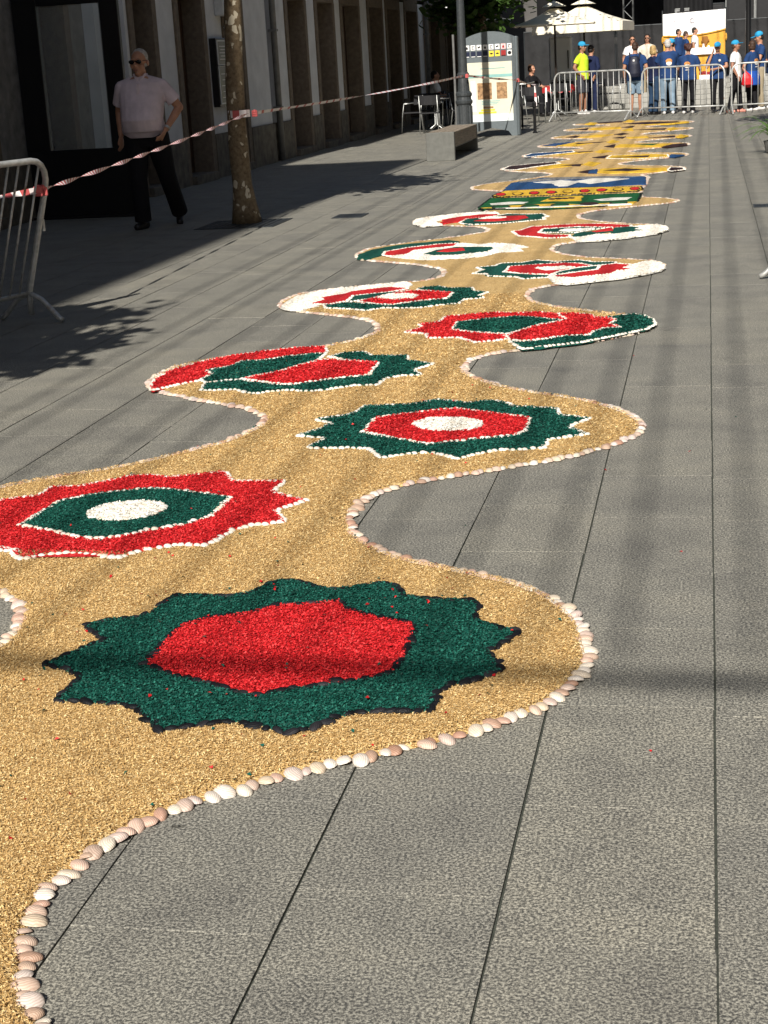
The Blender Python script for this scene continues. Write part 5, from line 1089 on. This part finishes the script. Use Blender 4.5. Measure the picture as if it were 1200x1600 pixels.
V_ = []; F_ = []
for i in range(13):
    for j in range(13):
        a = -.42+.84*i/12; b = -.42+.84*j/12; z = .01+.012*math.sin(a*19+b*7)
        if max(abs(a), abs(b)) > .37: z -= .14+.05*math.sin(i*1.9+j*2.3)
        V_.append((a, b, z))
for i in range(12):
    for j in range(12): q = i*13+j; F_.append((q, q+13, q+14, q+1))
MB().add(V_, F_).build('cloth', m_rd, t, smooth=True)
t = thing('white_paper', 'white paper lying on the shaded cafe table by the lamp post', 'paper', (-5.75, 39.4, .738)); MB().box(-.16, .16, -.12, .12, 0, .012, bev=.003).build('sheet', m_w, t)
# bicycle behind the information panel
t = thing('bicycle', 'dark bicycle parked behind the information panel', 'bicycle', (-4.0, 36.3, 0), .12)
def wheel(y):
    w = MB()
    w.tube([(0, .33*math.cos(a), .33*math.sin(a)) for a in np.linspace(0, 2*math.pi, 25)], .018, 6, caps=False)
    o = w.build('wheel', m_tyre, t, smooth=True); o.location = (0, y, .345)
    r_ = MB().tube([(0, .30*math.cos(a), .30*math.sin(a)) for a in np.linspace(0, 2*math.pi, 25)], .009, 5, caps=False)
    for k in range(12): r_.tube([(0, .02*math.cos(k*.5236), .02*math.sin(k*.5236)), (0, .3*math.cos(k*.5236), .3*math.sin(k*.5236))], .003, 4)
    r_.build('rim', m_alu, o)
wheel(-.5); wheel(.52)
MB().tube([(0, -.5, .345), (0, -.36, .82), (0, -.33, .92)], .016, 7).build('fork', m_black, t)
MB().tube([(0, -.36, .8), (0, .08, .3), (0, .22, .85), (0, -.36, .8)], .017, 7).tube([(0, .08, .3), (0, .52, .345), (0, .2, .78)], .011, 6).build('frame', m_black, t)
MB().tube([(-.28, -.22, .98), (-.1, -.33, .95), (.1, -.33, .95), (.28, -.22, .98)], .012, 6).build('handlebar', m_alu, t)
MB().box(-.07, .07, .12, .36, .88, .94, bev=.03).build('saddle', m_black, t)
# small black bollard beside the panel
t = thing('bollard', 'short black bollard beside the foot of the information panel', 'bollard', (-3.48, 33.9, 0))
MB().lathe([(.05, 0), (.05, .02), (.032, .04), (.03, .5), (.042, .52), (.042, .6), (.02, .64)], 12).build('post', m_black, t)
# folded wooden awning rail over the far cafe
m_wood = M('awning_wood', (.16, .09, .05), .7, .3, 9)
t = thing('awning', 'open awning frame with pale front rail over the far cafe door', 'awning', (-7.4, 47.5, 2.5))
MB().tube([(0, -3, .55), (1.5, -3, .05)], .04, 6).build('arm', m_edge, t); MB().tube([(0, 3.2, .55), (1.5, 3.2, .05)], .04, 6).build('arm', m_edge, t)
MB().box(1.45, 1.55, -3.1, 3.3, .0, .1, bev=.01).build('front_rail', m_edge, t)
MB().add([(0, -3, .6), (1.5, -3, .1), (1.5, 3.2, .1), (0, 3.2, .6)], [(0, 1, 2, 3)]).build('canvas', m_cloth_k, t)
t = thing('added_shade_awning', 'unseen dark awning added above the cafe tables by the wall to shade them', 'awning', (-7.4, 37, 3.1))  # awning out of view, added to keep the sun off the cafe tables
V_ = []; F_ = []
for i in range(31):
    y = -3.8+7.4*i/30; V_ += [(0, y, .55), (1.2, y, .28+.015*math.sin(i*1.3)), (2.35, y, .0)]
    if i: F_ += [(3*i-3, 3*i-2, 3*i+1, 3*i), (3*i-2, 3*i-1, 3*i+2, 3*i+1)]
MB().add(V_, F_).build('canvas', m_cloth_k, t, smooth=True)
MB().box(2.3, 2.38, -3.85, 3.65, -.04, .03, bev=.01).build('front_rail', m_edge, t)
for y in (-3.7, 3.5): MB().tube([(0, y, .2), (1.2, y, .12), (2.34, y, -.01)], .025, 6).build('arm', m_edge, t)
# far house closing the view behind the terrace and the stage
m_far = M('far_house_render', (.10, .095, .09), .9, .2, 1.2, .1)
t = thing('far_house', 'grey house closing the street far behind the stage', 'building', (-4, 66, 0))
MB().box(-9, 16, 0, 8, 0, 11, bev=0).build('wall', m_far, t); MB().box(-9.2, 16.2, -.3, 8, 11, 11.3).build('roof', m_roof, t)
for k in range(8):
    for f in range(3):
        x = -7.5+3*k; w = MB().box(x-.6, x+.6, -.06, 0, .8+3.4*f, 2.9+3.4*f, bev=.01).build('window', m_stone, t); MB().box(x-.5, x+.5, -.075, -.06, .9+3.4*f, 2.8+3.4*f).build('pane', m_glassd, w)
# =============== people ===============
def skinmat(name, c):
    m, t, b = nodes(name); tc = t.nodes.new('ShaderNodeTexCoord').outputs['Object']
    t.links.new(ramp(t, noise(t, 14, 3, tc), [(.3, tuple(x*.85 for x in c)), (.7, tuple(min(1, x*1.1) for x in c))]), b.inputs['Base Color'])
    b.inputs['Roughness'].default_value = .55; b.inputs['Subsurface Weight'].default_value = .0; return m
m_skin = skinmat('skin', (.42, .21, .13)); m_skin2 = skinmat('skin_tanned', (.30, .14, .085))
def clothmat(name, c, b=.35): return M(name, c, .85, .14, 7, b, bscale=16, spec=.2)
m_blue = clothmat('royal_blue_cotton', (.016, .045, .135)); m_navy = clothmat('navy_cotton', (.010, .016, .05)); m_blk = clothmat('black_cotton', (.008, .008, .010)); m_jean = clothmat('pale_denim', (.20, .28, .36)); m_djean = clothmat('dark_denim', (.02, .045, .09)); m_wht = clothmat('white_cotton', (.80, .80, .79)); m_yel = clothmat('fluorescent_yellow_cotton', (.60, .85, .04)); m_gry = clothmat('dark_grey_cotton', (.05, .05, .06)); m_kha = clothmat('khaki_cotton', (.30, .25, .17)); m_pink = clothmat('pale_pink_linen', (.62, .52, .56), .5); m_cap = clothmat('sky_blue_cap_cotton', (.03, .30, .55), .1)
m_hd = M('dark_hair', (.012, .008, .006), .6, .4, 40, .4); m_hb = M('brown_hair', (.05, .025, .014), .6, .4, 40, .4); m_hy = M('blonde_hair', (.42, .29, .12), .6, .3, 40, .4); m_hg = M('grey_hair', (.42, .41, .40), .6, .3, 40, .4); m_hr = M('auburn_hair', (.06, .02, .015), .6, .4, 40, .4); m_bald = M('thin_grey_hair', (.40, .37, .34), .6, .3, 60, .3)
m_shoe_w = M('white_trainer', (.72, .70, .68), .6, .1, 20); m_shoe_k = M('black_shoe', (.012, .011, .011), .45, .2, 20); m_shoe_p = M('pink_trainer', (.62, .26, .20), .6, .1, 20); m_lens = M('sunglass_lens', (.006, .006, .007), .15, .1); m_red_bag = M('red_bag_nylon', (.52, .012, .02), .5, .15, 10, .4, bscale=25); m_white_eye = M('eye_dark', (.02, .012, .01), .3, .1); m_lip = M('lip', (.28, .10, .085), .5, .1); m_print_o = M('shirt_print_orange', (.55, .24, .07), .8, .2, 30); m_print_w = M('shirt_print_white', (.75, .72, .68), .8, .1, 30)
class Blob:
    """closed solids melted into one continuous skin by a voxel remesh"""
    def __init__(s): s.bm = bmesh.new()
    def ell(s, c, r, rot=None, sub=2):
        mt = Matrix.Translation(c) @ (rot.to_4x4() if rot else Matrix.Identity(4)) @ Matrix.Diagonal((*r, 1))
        bmesh.ops.create_icosphere(s.bm, subdivisions=sub, radius=1, matrix=mt); return s
    def fr(s, a, ra, b, rb, sx=1.0, n=16):
        a = Vector(a); b = Vector(b); d = b-a; q = d.to_track_quat('Z', 'X')
        bmesh.ops.create_cone(s.bm, cap_ends=True, segments=n, radius1=ra, radius2=rb, depth=d.length, matrix=Matrix.Translation((a+b)/2) @ q.to_matrix().to_4x4()); return s
    def cap(s, a, ra, b, rb): s.fr(a, ra, b, rb); s.ell(a, (ra,)*3); s.ell(b, (rb,)*3); return s
    def chain(s, pts, rs):
        for i in range(len(pts)-1): s.cap(pts[i], rs[i], pts[i+1], rs[i+1])
        return s
    def loft(s, rings, n=20):
        vs = [[s.bm.verts.new((cx+rx*math.cos(2*math.pi*k/n), cy+ry*math.sin(2*math.pi*k/n), z)) for k in range(n)] for z, rx, ry, cx, cy in rings]
        for a, b in zip(vs, vs[1:]):
            for k in range(n): j = (k+1) % n; s.bm.faces.new((a[k], a[j], b[j], b[k]))
        s.bm.faces.new(vs[0][::-1]); s.bm.faces.new(vs[-1]); return s
    def build(s, name, mat, parent, voxel=.012, it=3):
        me = bpy.data.meshes.new(name); s.bm.to_mesh(me); s.bm.free(); o = link(name, me, mat, parent)
        r = o.modifiers.new('remesh', 'REMESH'); r.mode = 'VOXEL'; r.voxel_size = voxel; r.use_smooth_shade = True
        if it: m_ = o.modifiers.new('smooth', 'SMOOTH'); m_.factor = .5; m_.iterations = it
        return o
def lerp(a, b, f): return tuple(x+(y-x)*f for x, y in zip(a, b))
LEG = {'stand': (((.10, 0, .92), (.105, -.015, .50), (.11, .02, .085)), ((-.10, 0, .92), (-.105, -.015, .50), (-.11, .02, .085)))}
def person(label, loc, rz, h=1.72, shirt=m_blue, pants=m_blk, shoe=m_shoe_k, hair=m_hd, style='short', cap=False, glasses=False, shorts=False,
           arms=None, legs=None, head=(0, 0), belly=0.0, wide=1.0, skin=m_skin, prints=None, vox=.0125, feet=(0, 0), toes=None, lean=0.0, sleeve=.62, hem=.84, group='people in blue festival shirts', cat='person', seated=False, long_sleeve=False, headsize=1.0, loose=1.0, tuck=False):
    t = thing('person', label, cat, loc, rz, group); t.scale = (h/1.75,)*3
    A = arms or {}
    wL = A.get('L', ((.255, .03, 1.13), (.26, -.07, .90))); wR = A.get('R', ((-.255, .03, 1.13), (-.26, -.07, .90)))
    LG = legs or LEG['stand']
    ly = lean
    def up(p): return p
    torso = [(.86, .165*wide, .115, 0, .01), (.95, .168*wide, .122+.3*belly, 0, .005-.5*belly), (1.06, .155*wide, .115+.6*belly, 0, -.8*belly), (1.2, .165*wide, .118+.35*belly, 0, -.35*belly), (1.33, .182*wide, .115, 0, 0), (1.41, .165*wide, .092, 0, .005), (1.47, .085, .068, 0, .01)]
    B = Blob(); B.loft(torso)
    hd = Matrix.Rotation(head[0], 3, 'Z') @ Matrix.Rotation(head[1], 3, 'X'); hc = Vector((0, -.012+ly, 1.625-.02*(headsize-1)/.1)); hs_ = headsize
    def hp(x, y, z): return hc+hd @ Vector((x*hs_, y*hs_, z*hs_))
    B.cap((0, .012, 1.44), .058, hp(0, .02, -.07), .052)
    B.ell(hp(0, .015, .03), (.076, .094, .088), hd); B.ell(hp(0, -.02, -.035), (.062, .07, .082), hd); B.ell(hp(0, -.052, -.082), (.034, .032, .028), hd)
    B.fr(hp(0, -.085, .012), .008, hp(0, -.108, -.022), .016); B.ell(hp(0, -.098, -.026), (.018, .016, .012), hd); B.ell(hp(0, -.074, .032), (.052, .02, .012), hd)
    for s_ in (-1, 1): B.ell(hp(s_*.078, .012, -.005), (.012, .022, .032), hd); B.ell(hp(s_*.038, -.06, -.025), (.024, .022, .022), hd)
    for s_, (el, wr) in ((1, wL), (-1, wR)):
        sh = (s_*.172*wide, .005, 1.375)
        B.chain([sh, lerp(sh, el, .5), el], [.054, .05, .041]); B.cap((0, .012, 1.44), .05, sh, .048); B.chain([el, lerp(el, wr, .35), wr], [.041, .04, .027])
        d = (Vector(wr)-Vector(el)).normalized(); sd_ = d.cross(Vector((s_, .3, 0))); sd_ = sd_.normalized() if sd_.length > .1 else Vector((0, 1, 0)); nr = sd_.cross(d).normalized()
        pm = Vector(wr)+d*.055; B.ell(pm, (.018, .036, .05), Matrix((nr, sd_, d)).transposed())
        for k in range(4):
            b0 = Vector(wr)+d*.085+sd_*(-.027+.018*k); L_ = (.062, .074, .07, .055)[k]; b1 = b0+d*L_*.55-nr*s_*.008; b2 = b1+d*L_*.4-nr*s_*.022; B.chain([b0, b1, b2], [.0095, .009, .0075])
        B.chain([Vector(wr)+d*.03-sd_*.028, Vector(wr)+d*.07-sd_*.052, Vector(wr)+d*.10-sd_*.056], [.012, .0105, .009])
    for (hp_, kn, an) in LG:
        B.chain([hp_, lerp(hp_, kn, .5), kn], [.088, .076, .055]); B.chain([kn, lerp(kn, an, .3), lerp(kn, an, .75), an], [.053, .056, .042, .036])
    B.build('body', skin, t, vox)
    # shirt
    S = Blob(); k_ = .022
    S.loft(([(hem-.02, .15*wide, .11+.2*belly, 0, -.3*belly)] if tuck else [])+[(hem+(.03 if tuck else 0), (.172*wide)+k_, .13+k_+.15*belly, 0, .005-.3*belly), (.95, .168*wide+k_, .125+k_+.3*belly, 0, .003-.5*belly), (1.06, .158*wide+k_, .118+k_+.6*belly, 0, -.8*belly), (1.2, .168*wide+k_, .12+k_+.35*belly, 0, -.35*belly), (1.33, .186*wide+k_*.8, .118+k_*.8, 0, 0), (1.41, .168*wide+k_*.7, .094+k_*.7, 0, .005), (1.455, .095, .078, 0, .01), (1.475, .072, .066, 0, .01)])
    for s_, (el, wr) in ((1, wL), (-1, wR)):
        sh = (s_*.172*wide, .005, 1.375); S.ell(sh, (.066,)*3); S.cap((s_*.035, .012, 1.43), .060, sh, .064)
        S.fr(sh, .066, lerp(sh, el, sleeve if not long_sleeve else 1), .074 if not long_sleeve else .056)
        if long_sleeve: S.ell(el, (.054,)*3); S.fr(el, .054, lerp(el, wr, .93), .042)
    so = S.build('shirt', shirt, t, vox, 2)
    # trousers or shorts
    T_ = Blob(); T_.loft([(.80, .165*wide, .125, 0, .01), (.87, .178*wide, .132, 0, .01), (.97, .177*wide, .135+.36*belly, 0, .003-.52*belly), (1.0, .172*wide, .132+.42*belly, 0, .0-.6*belly)] if not seated else [(.80, .17, .13, 0, .01), (.98, .172, .13, 0, .01)])
    for (hp_, kn, an) in LG:
        T_.ell(hp_, (.105*loose, .11*loose, .105*loose))
        if shorts: T_.fr(hp_, .106, lerp(hp_, kn, .93), .092)
        else: T_.chain([hp_, lerp(hp_, kn, .5), kn], [.104*loose, .092*loose, .074*loose]); T_.fr(kn, .074*loose, lerp(kn, an, .5), .07*loose); T_.fr(lerp(kn, an, .45), .07*loose, lerp(kn, an, 1.02), .07*loose)
    T_.build('shorts' if shorts else 'trousers', pants, t, vox, 2)
    for i, (hp_, kn, an) in enumerate(LG):
        td = (toes[i] if toes else (0, -1, 0)); F_ = Blob(); ax, ay, az = an
        F_.cap((ax-td[0]*.05, ay-td[1]*.05, az-.045+td[2]*-.05), .042, (ax+td[0]*.12, ay+td[1]*.12, az-.055+td[2]*.12), .038); F_.ell((ax+td[0]*.03, ay+td[1]*.03, az-.015), (.042, .045, .05))
        F_.build('shoe', shoe, t, .009, 1)
    # face
    if not glasses:
        for s_ in (-1, 1): MB().lathe([(.006, -.003), (.010, 0), (.006, .003)], 8).build('eye', m_white_eye, t).matrix_local = Matrix.Translation(hp(s_*.032, -.078, .012)) @ hd.to_4x4() @ Matrix.Rotation(math.pi/2, 4, 'X')
    else:
        G_ = Blob()
        for s_ in (-1, 1): G_.ell(hp(s_*.034, -.086, .012), (.030, .010, .022), hd); G_.fr(hp(s_*.062, -.078, .018), .004, hp(s_*.08, .015, .015), .004)
        G_.fr(hp(-.03, -.094, .018), .004, hp(.03, -.094, .018), .004); G_.build('sunglasses', m_lens, t, .004, 1)
    Lp = Blob(); Lp.ell(hp(0, -.088, -.055), (.024, .006, .006), hd); Lp.build('mouth', m_lip, t, .004, 0)
    # hair
    Hh = Blob()
    if style == 'thin': Hh.ell(hp(0, .036, .046), (.0835, .088, .086), hd); Hh.ell(hp(0, .038, .0), (.090, .072, .058), hd)
    else:
        Hh.ell(hp(0, .026, .042), (.085, .092, .088), hd); Hh.ell(hp(0, .055, -.01), (.078, .062, .075), hd)
        if style in ('bob', 'long'): Hh.ell(hp(0, .05, -.055), (.088, .06, .075), hd); [Hh.ell(hp(s_*.068, .012, -.05), (.026, .045, .07), hd) for s_ in (-1, 1)]
        if style == 'long': Hh.ell(hp(0, .07, -.13), (.08, .045, .11), hd)
        if style == 'curly': [Hh.ell(hp(.075*math.cos(a), .03+.06*math.sin(a), .03+.05*math.sin(a*2.3)), (.04, .04, .045)) for a in np.linspace(-.2, 3.4, 9)]
    Hh.build('hair', hair, t, .009, 2)
    if cap:
        C_ = Blob(); C_.ell(hp(0, .018, .062), (.091, .104, .082), hd); C_.build('cap', m_cap, t, .009, 1)
        C2 = Blob(); C2.ell(hp(0, -.11, .045), (.07, .085, .010), hd); C2.build('cap_brim', m_cap, t, .006, 1)
    if prints == 'back':
        for (x, z, r, mt) in ((0, 1.24, .085, m_print_o), (0, 1.185, .075, m_print_w), (.0, 1.09, .06, m_print_w)):
            P_ = Blob(); P_.ell((x, .133+(.005 if mt is m_print_w else 0), z), (r, .016, r*.75 if z > 1.1 else .012)); P_.build('shirt_print', mt, so, .006, 0)
    if prints == 'front':
        P_ = Blob(); P_.ell((.07, -.134, 1.30), (.035, .012, .035)); P_.build('shirt_print', m_print_w, so, .006, 0)
    if prints == 'dark':
        P_ = Blob(); P_.ell((.03, -.138, 1.13), (.07, .016, .06)); P_.build('shirt_print', m_gry, so, .006, 0)
    return t
R90 = math.pi/2
AF = {'L': ((.25, -.10, 1.14), (.02, -.26, 1.10)), 'R': ((-.25, -.10, 1.14), (-.04, -.25, 1.13))}     # folded
AP = {'L': ((.29, .10, 1.16), (.20, .14, .97)), 'R': ((-.29, .10, 1.16), (-.20, .14, .97))}          # hands on hips/back
ARail = {'L': ((.27, -.12, 1.14), (.24, -.32, 1.06)), 'R': ((-.27, -.12, 1.14), (-.24, -.32, 1.06))}  # forearms on the rail
def W_(f): return (((.10, 0, .92), (.11, -.10*f, .50), (.11, -.20*f+.02, .085)), ((-.10, 0, .92), (-.10, .06*f, .50), (-.11, .22*f, .09)))
person('person in fluorescent yellow shirt, dark shorts and blue cap, hands at the hip', (-3.12, 42.55, 0), 1.15, 1.78, m_yel, m_gry, m_shoe_w, m_hd, cap=True, glasses=True, shorts=True, arms={'L': ((.27, .12, 1.15), (.15, -.06, 1.0)), 'R': ((-.28, .08, 1.14), (-.20, -.06, .96))}, skin=m_skin2)
person('person in dark navy clothes and white shoes behind the yellow shirt', (-2.93, 43.15, 0), 2.6, 1.70, m_navy, m_navy, m_shoe_w, m_hd, arms=AP, long_sleeve=True)
bp = person('person in blue shirt and pale denim shorts carrying a navy backpack', (-1.68, 39.9, 0), math.pi-.1, 1.70, m_blue, m_jean, m_shoe_k, m_hb, shorts=True, arms={'L': ((.27, .04, 1.14), (.27, -.02, .92)), 'R': ((-.27, .0, 1.14), (-.25, -.14, .95))}, wide=1.1)
person('blonde person in navy shirt and dark jeans turned to the side', (-1.27, 40.15, 0), 2.2, 1.60, m_navy, m_djean, m_shoe_k, m_hy, 'bob', arms={'L': ((.26, -.12, 1.16), (.12, -.20, 1.38)), 'R': ((-.27, -.06, 1.14), (-.2, -.25, 1.06))}, head=(.3, 0))
person('grey haired person in printed blue shirt and pale jeans leaning on the barrier', (-.93, 40.0, 0), math.pi+.25, 1.72, m_blue, m_jean, m_shoe_w, m_hg, arms=ARail, prints='back', wide=1.12, belly=.05)
person('person in blue cap and black trousers between the grey and auburn haired pair', (-.88, 40.85, 0), -.6, 1.72, m_blue, m_blk, m_shoe_w, m_hd, cap=True, arms=AF, head=(-.5, 0))
person('auburn haired person in printed blue shirt and black trousers, back turned', (-.45, 39.75, 0), math.pi-.2, 1.60, m_blue, m_blk, m_shoe_w, m_hr, 'curly', arms={'L': ((.29, -.08, 1.12), (.33, -.26, 1.04)), 'R': ((-.28, -.08, 1.12), (-.25, -.28, 1.04))}, prints='back', wide=1.15)
person('person in blue cap and shirt facing the street with folded arm and hand to cheek', (.22, 39.6, 0), -.15, 1.58, m_blue, m_blk, m_shoe_k, m_hb, cap=True, arms={'L': ((.25, -.10, 1.14), (.0, -.27, 1.10)), 'R': ((-.25, -.16, 1.14), (-.12, -.15, 1.46))}, prints='front', wide=1.1, head=(.05, .1))
person('person in white printed shirt, blue cap and black leggings holding a red bag', (.62, 39.1, 0), 1.25, 1.60, m_wht, m_blk, m_shoe_p, m_hb, cap=True, arms={'L': ((.26, -.03, 1.12), (.22, -.22, .95)), 'R': ((-.26, .0, 1.12), (-.25, -.12, .90))}, prints='dark', legs=W_(.55), skin=m_skin2, head=(.1, -.1))
pb = person('brown haired person with blue jacket tied at the waist over black trousers', (1.0, 39.5, 0), math.pi+.9, 1.58, m_blue, m_blk, m_shoe_w, m_hb, 'bob', arms={'L': ((.26, -.06, 1.12), (.2, -.26, 1.0)), 'R': ((-.26, -.02, 1.12), (-.24, -.16, .94))}, prints='back', head=(-.5, 0))
person('tall person in blue cap and blue shirt with khaki trousers, looking down', (1.17, 39.95, 0), -1.2, 1.76, m_blue, m_kha, m_shoe_w, m_hd, cap=True, arms=AF, head=(-.1, .25))
person('person in blue shirt and pale shorts at the right end of the crowd', (1.5, 40.4, 0), -1.5, 1.68, m_blue, m_kha, m_shoe_w, m_hg, shorts=True, arms=AF)
person('person in white top and sunglasses standing against the scrim', (-2.0, 45.78, .25), .15, 1.63, m_wht, m_blk, m_shoe_k, m_hd, 'bob', glasses=True, group='people standing on the platform')
person('person in cream top and sunglasses with long dark hair against the scrim', (-1.6, 45.78, .25), -.1, 1.65, clothmat('cream_cotton', (.62, .56, .46)), m_kha, m_shoe_k, m_hd, 'long', glasses=True, group='people standing on the platform')
person('dark haired boy in blue shirt in front of the banner', (-.80, 47.6, PZ), .9, 1.38, m_blue, m_navy, m_shoe_w, m_hd, group='people standing on the platform', head=(.4, 0))
person('boy in blue shirt bending his head beside the banner', (-.60, 47.2, PZ), 1.9, 1.30, m_blue, m_navy, m_shoe_w, m_hb, group='people standing on the platform', head=(0, .3))
person('boy in white shirt by the altar table', (-.36, 47.9, PZ), 1.5, 1.40, m_wht, m_kha, m_shoe_w, m_hd, group='people standing on the platform')
SIT = (((.10, 0, .90), (.12, -.42, .93), (.12, -.40, .52)), ((-.10, 0, .90), (-.12, -.42, .93), (-.12, -.40, .52)))
AS = {'L': ((.26, -.12, 1.14), (.16, -.36, 1.16)), 'R': ((-.26, -.12, 1.14), (-.16, -.36, 1.16))}
for lb, x, y, rz, sh, hr in (('seated person in white shirt at the shaded cafe table', -6.45, 39.7, 1.75, m_wht, m_hd), ('seated person in dark clothes facing the white shirt by the wall', -5.38, 39.7, -1.5, m_blk, m_hb), ('seated person in dark clothes under the cream parasol', -4.42, 42.6, 1.0, m_blk, m_hb)):
    person(lb, (x, y, -.41), rz, 1.72, sh, m_blk, m_shoe_k, hr, legs=SIT, arms=AS, seated=True, group='people seated at the cafe')
# backpack
m_pack = M('navy_backpack_nylon', (.010, .012, .028), .6, .2, 14, .4, bscale=20)
t = thing('backpack', 'navy backpack hanging on the back of the person in denim shorts', 'backpack', (-1.68, 39.9, 0), math.pi-.1)
K = Blob(); K.loft([(.90, .13, .07, 0, .215), (.98, .15, .09, 0, .22), (1.2, .14, .08, 0, .215), (1.36, .10, .05, 0, .19), (1.38, .05, .03, 0, .185)]); K.build('pack', m_pack, t, .010, 2)
for s_ in (-1, 1): MB().tube([(s_*.11, .17, 1.30), (s_*.12, .10, 1.455), (s_*.13, -.10, 1.40), (s_*.15, -.13, 1.2), (s_*.16, .1, 1.0)], .016, 6).build('strap', m_pack, t)
MB().box(-.02, .02, .26, .275, 1.26, 1.30).build('badge', m_print_w, t)
# red bag
t = thing('red_bag', 'red drawstring bag hanging from the hand of the person in white', 'bag', (.88, 39.0, .55))
K = Blob(); K.loft([(0, .05, .03, .02, 0), (.06, .13, .06, 0, 0), (.2, .12, .06, 0, 0), (.3, .07, .04, -.02, 0), (.34, .03, .02, -.03, 0)]); K.build('pouch', m_red_bag, t, .009, 1)
MB().tube([(-.03, 0, .33), (-.05, -.02, .42), (-.02, 0, .34)], .006, 5).build('cord', m_red_bag, t)
# jacket tied round the waist
t = thing('tied_jacket', 'bright blue jacket tied by its sleeves round the waist above black trousers', 'jacket', (1.0, 39.5, 0), math.pi+.9)
K = Blob(); K.loft([(.58, .17, .12, 0, .06), (.75, .19, .14, 0, .03), (.87, .178, .145, 0, .0), (.90, .17, .14, 0, 0)]); K.build('body', clothmat('bright_blue_fleece', (.015, .07, .33)), t, .012, 2)
MB().tube([(-.12, -.13, .86), (0, -.165, .83), (.12, -.13, .86)], .03, 7).build('sleeve', m_blue, t)

# --- the man walking in the shade ---
man_legs = (((.105, .0, .90), (.14, .14, .50), (.16, .42, .12)), ((-.10, .0, .90), (-.10, -.06, .49), (-.10, -.03, .085)))
man = person('older man in pink short sleeved shirt and black trousers walking in the shade', (-5.87, 16.80, 0), .0, 1.89, m_pink, m_blk, m_shoe_k, m_bald, 'thin', glasses=True, legs=man_legs, arms={'L': ((.345, .06, 1.16), (.24, -.12, .96)), 'R': ((-.275, .10, 1.15), (-.27, .06, .92))}, head=(-.10, .05), belly=.10, wide=1.18, vox=.0075, toes=((.15, -.75, -.35), (-.25, -.97, 0)), sleeve=.72, hem=.91, group=None, headsize=1.13, loose=1.2, tuck=True)
man.rotation_euler = (0, 0, .06)
C_ = Blob()
for s_ in (-1, 1): C_.fr((s_*.012, -.085, 1.425), .012, (s_*.058, -.028, 1.49), .012); C_.fr((s_*.058, -.03, 1.49), .012, (s_*.05, .06, 1.485), .012)
C_.fr((-.055, .062, 1.487), .012, (.055, .062, 1.487), .012); C_.build('collar', m_pink, man, .006, 1)
MB().box(-.012, .012, -.19, -.17, 1.0, 1.40).build('placket', m_pink, man).location = (0, .04, 0)
Wt = Blob(); d = (Vector((.24, -.12, .96))-Vector((.345, .06, 1.16))).normalized(); c = Vector((.24, -.12, .96))-d*.02
Wt.fr(c-d*.012, .036, c+d*.012, .034); Wt.build('wrist_watch', m_alu, man, .004, 0)
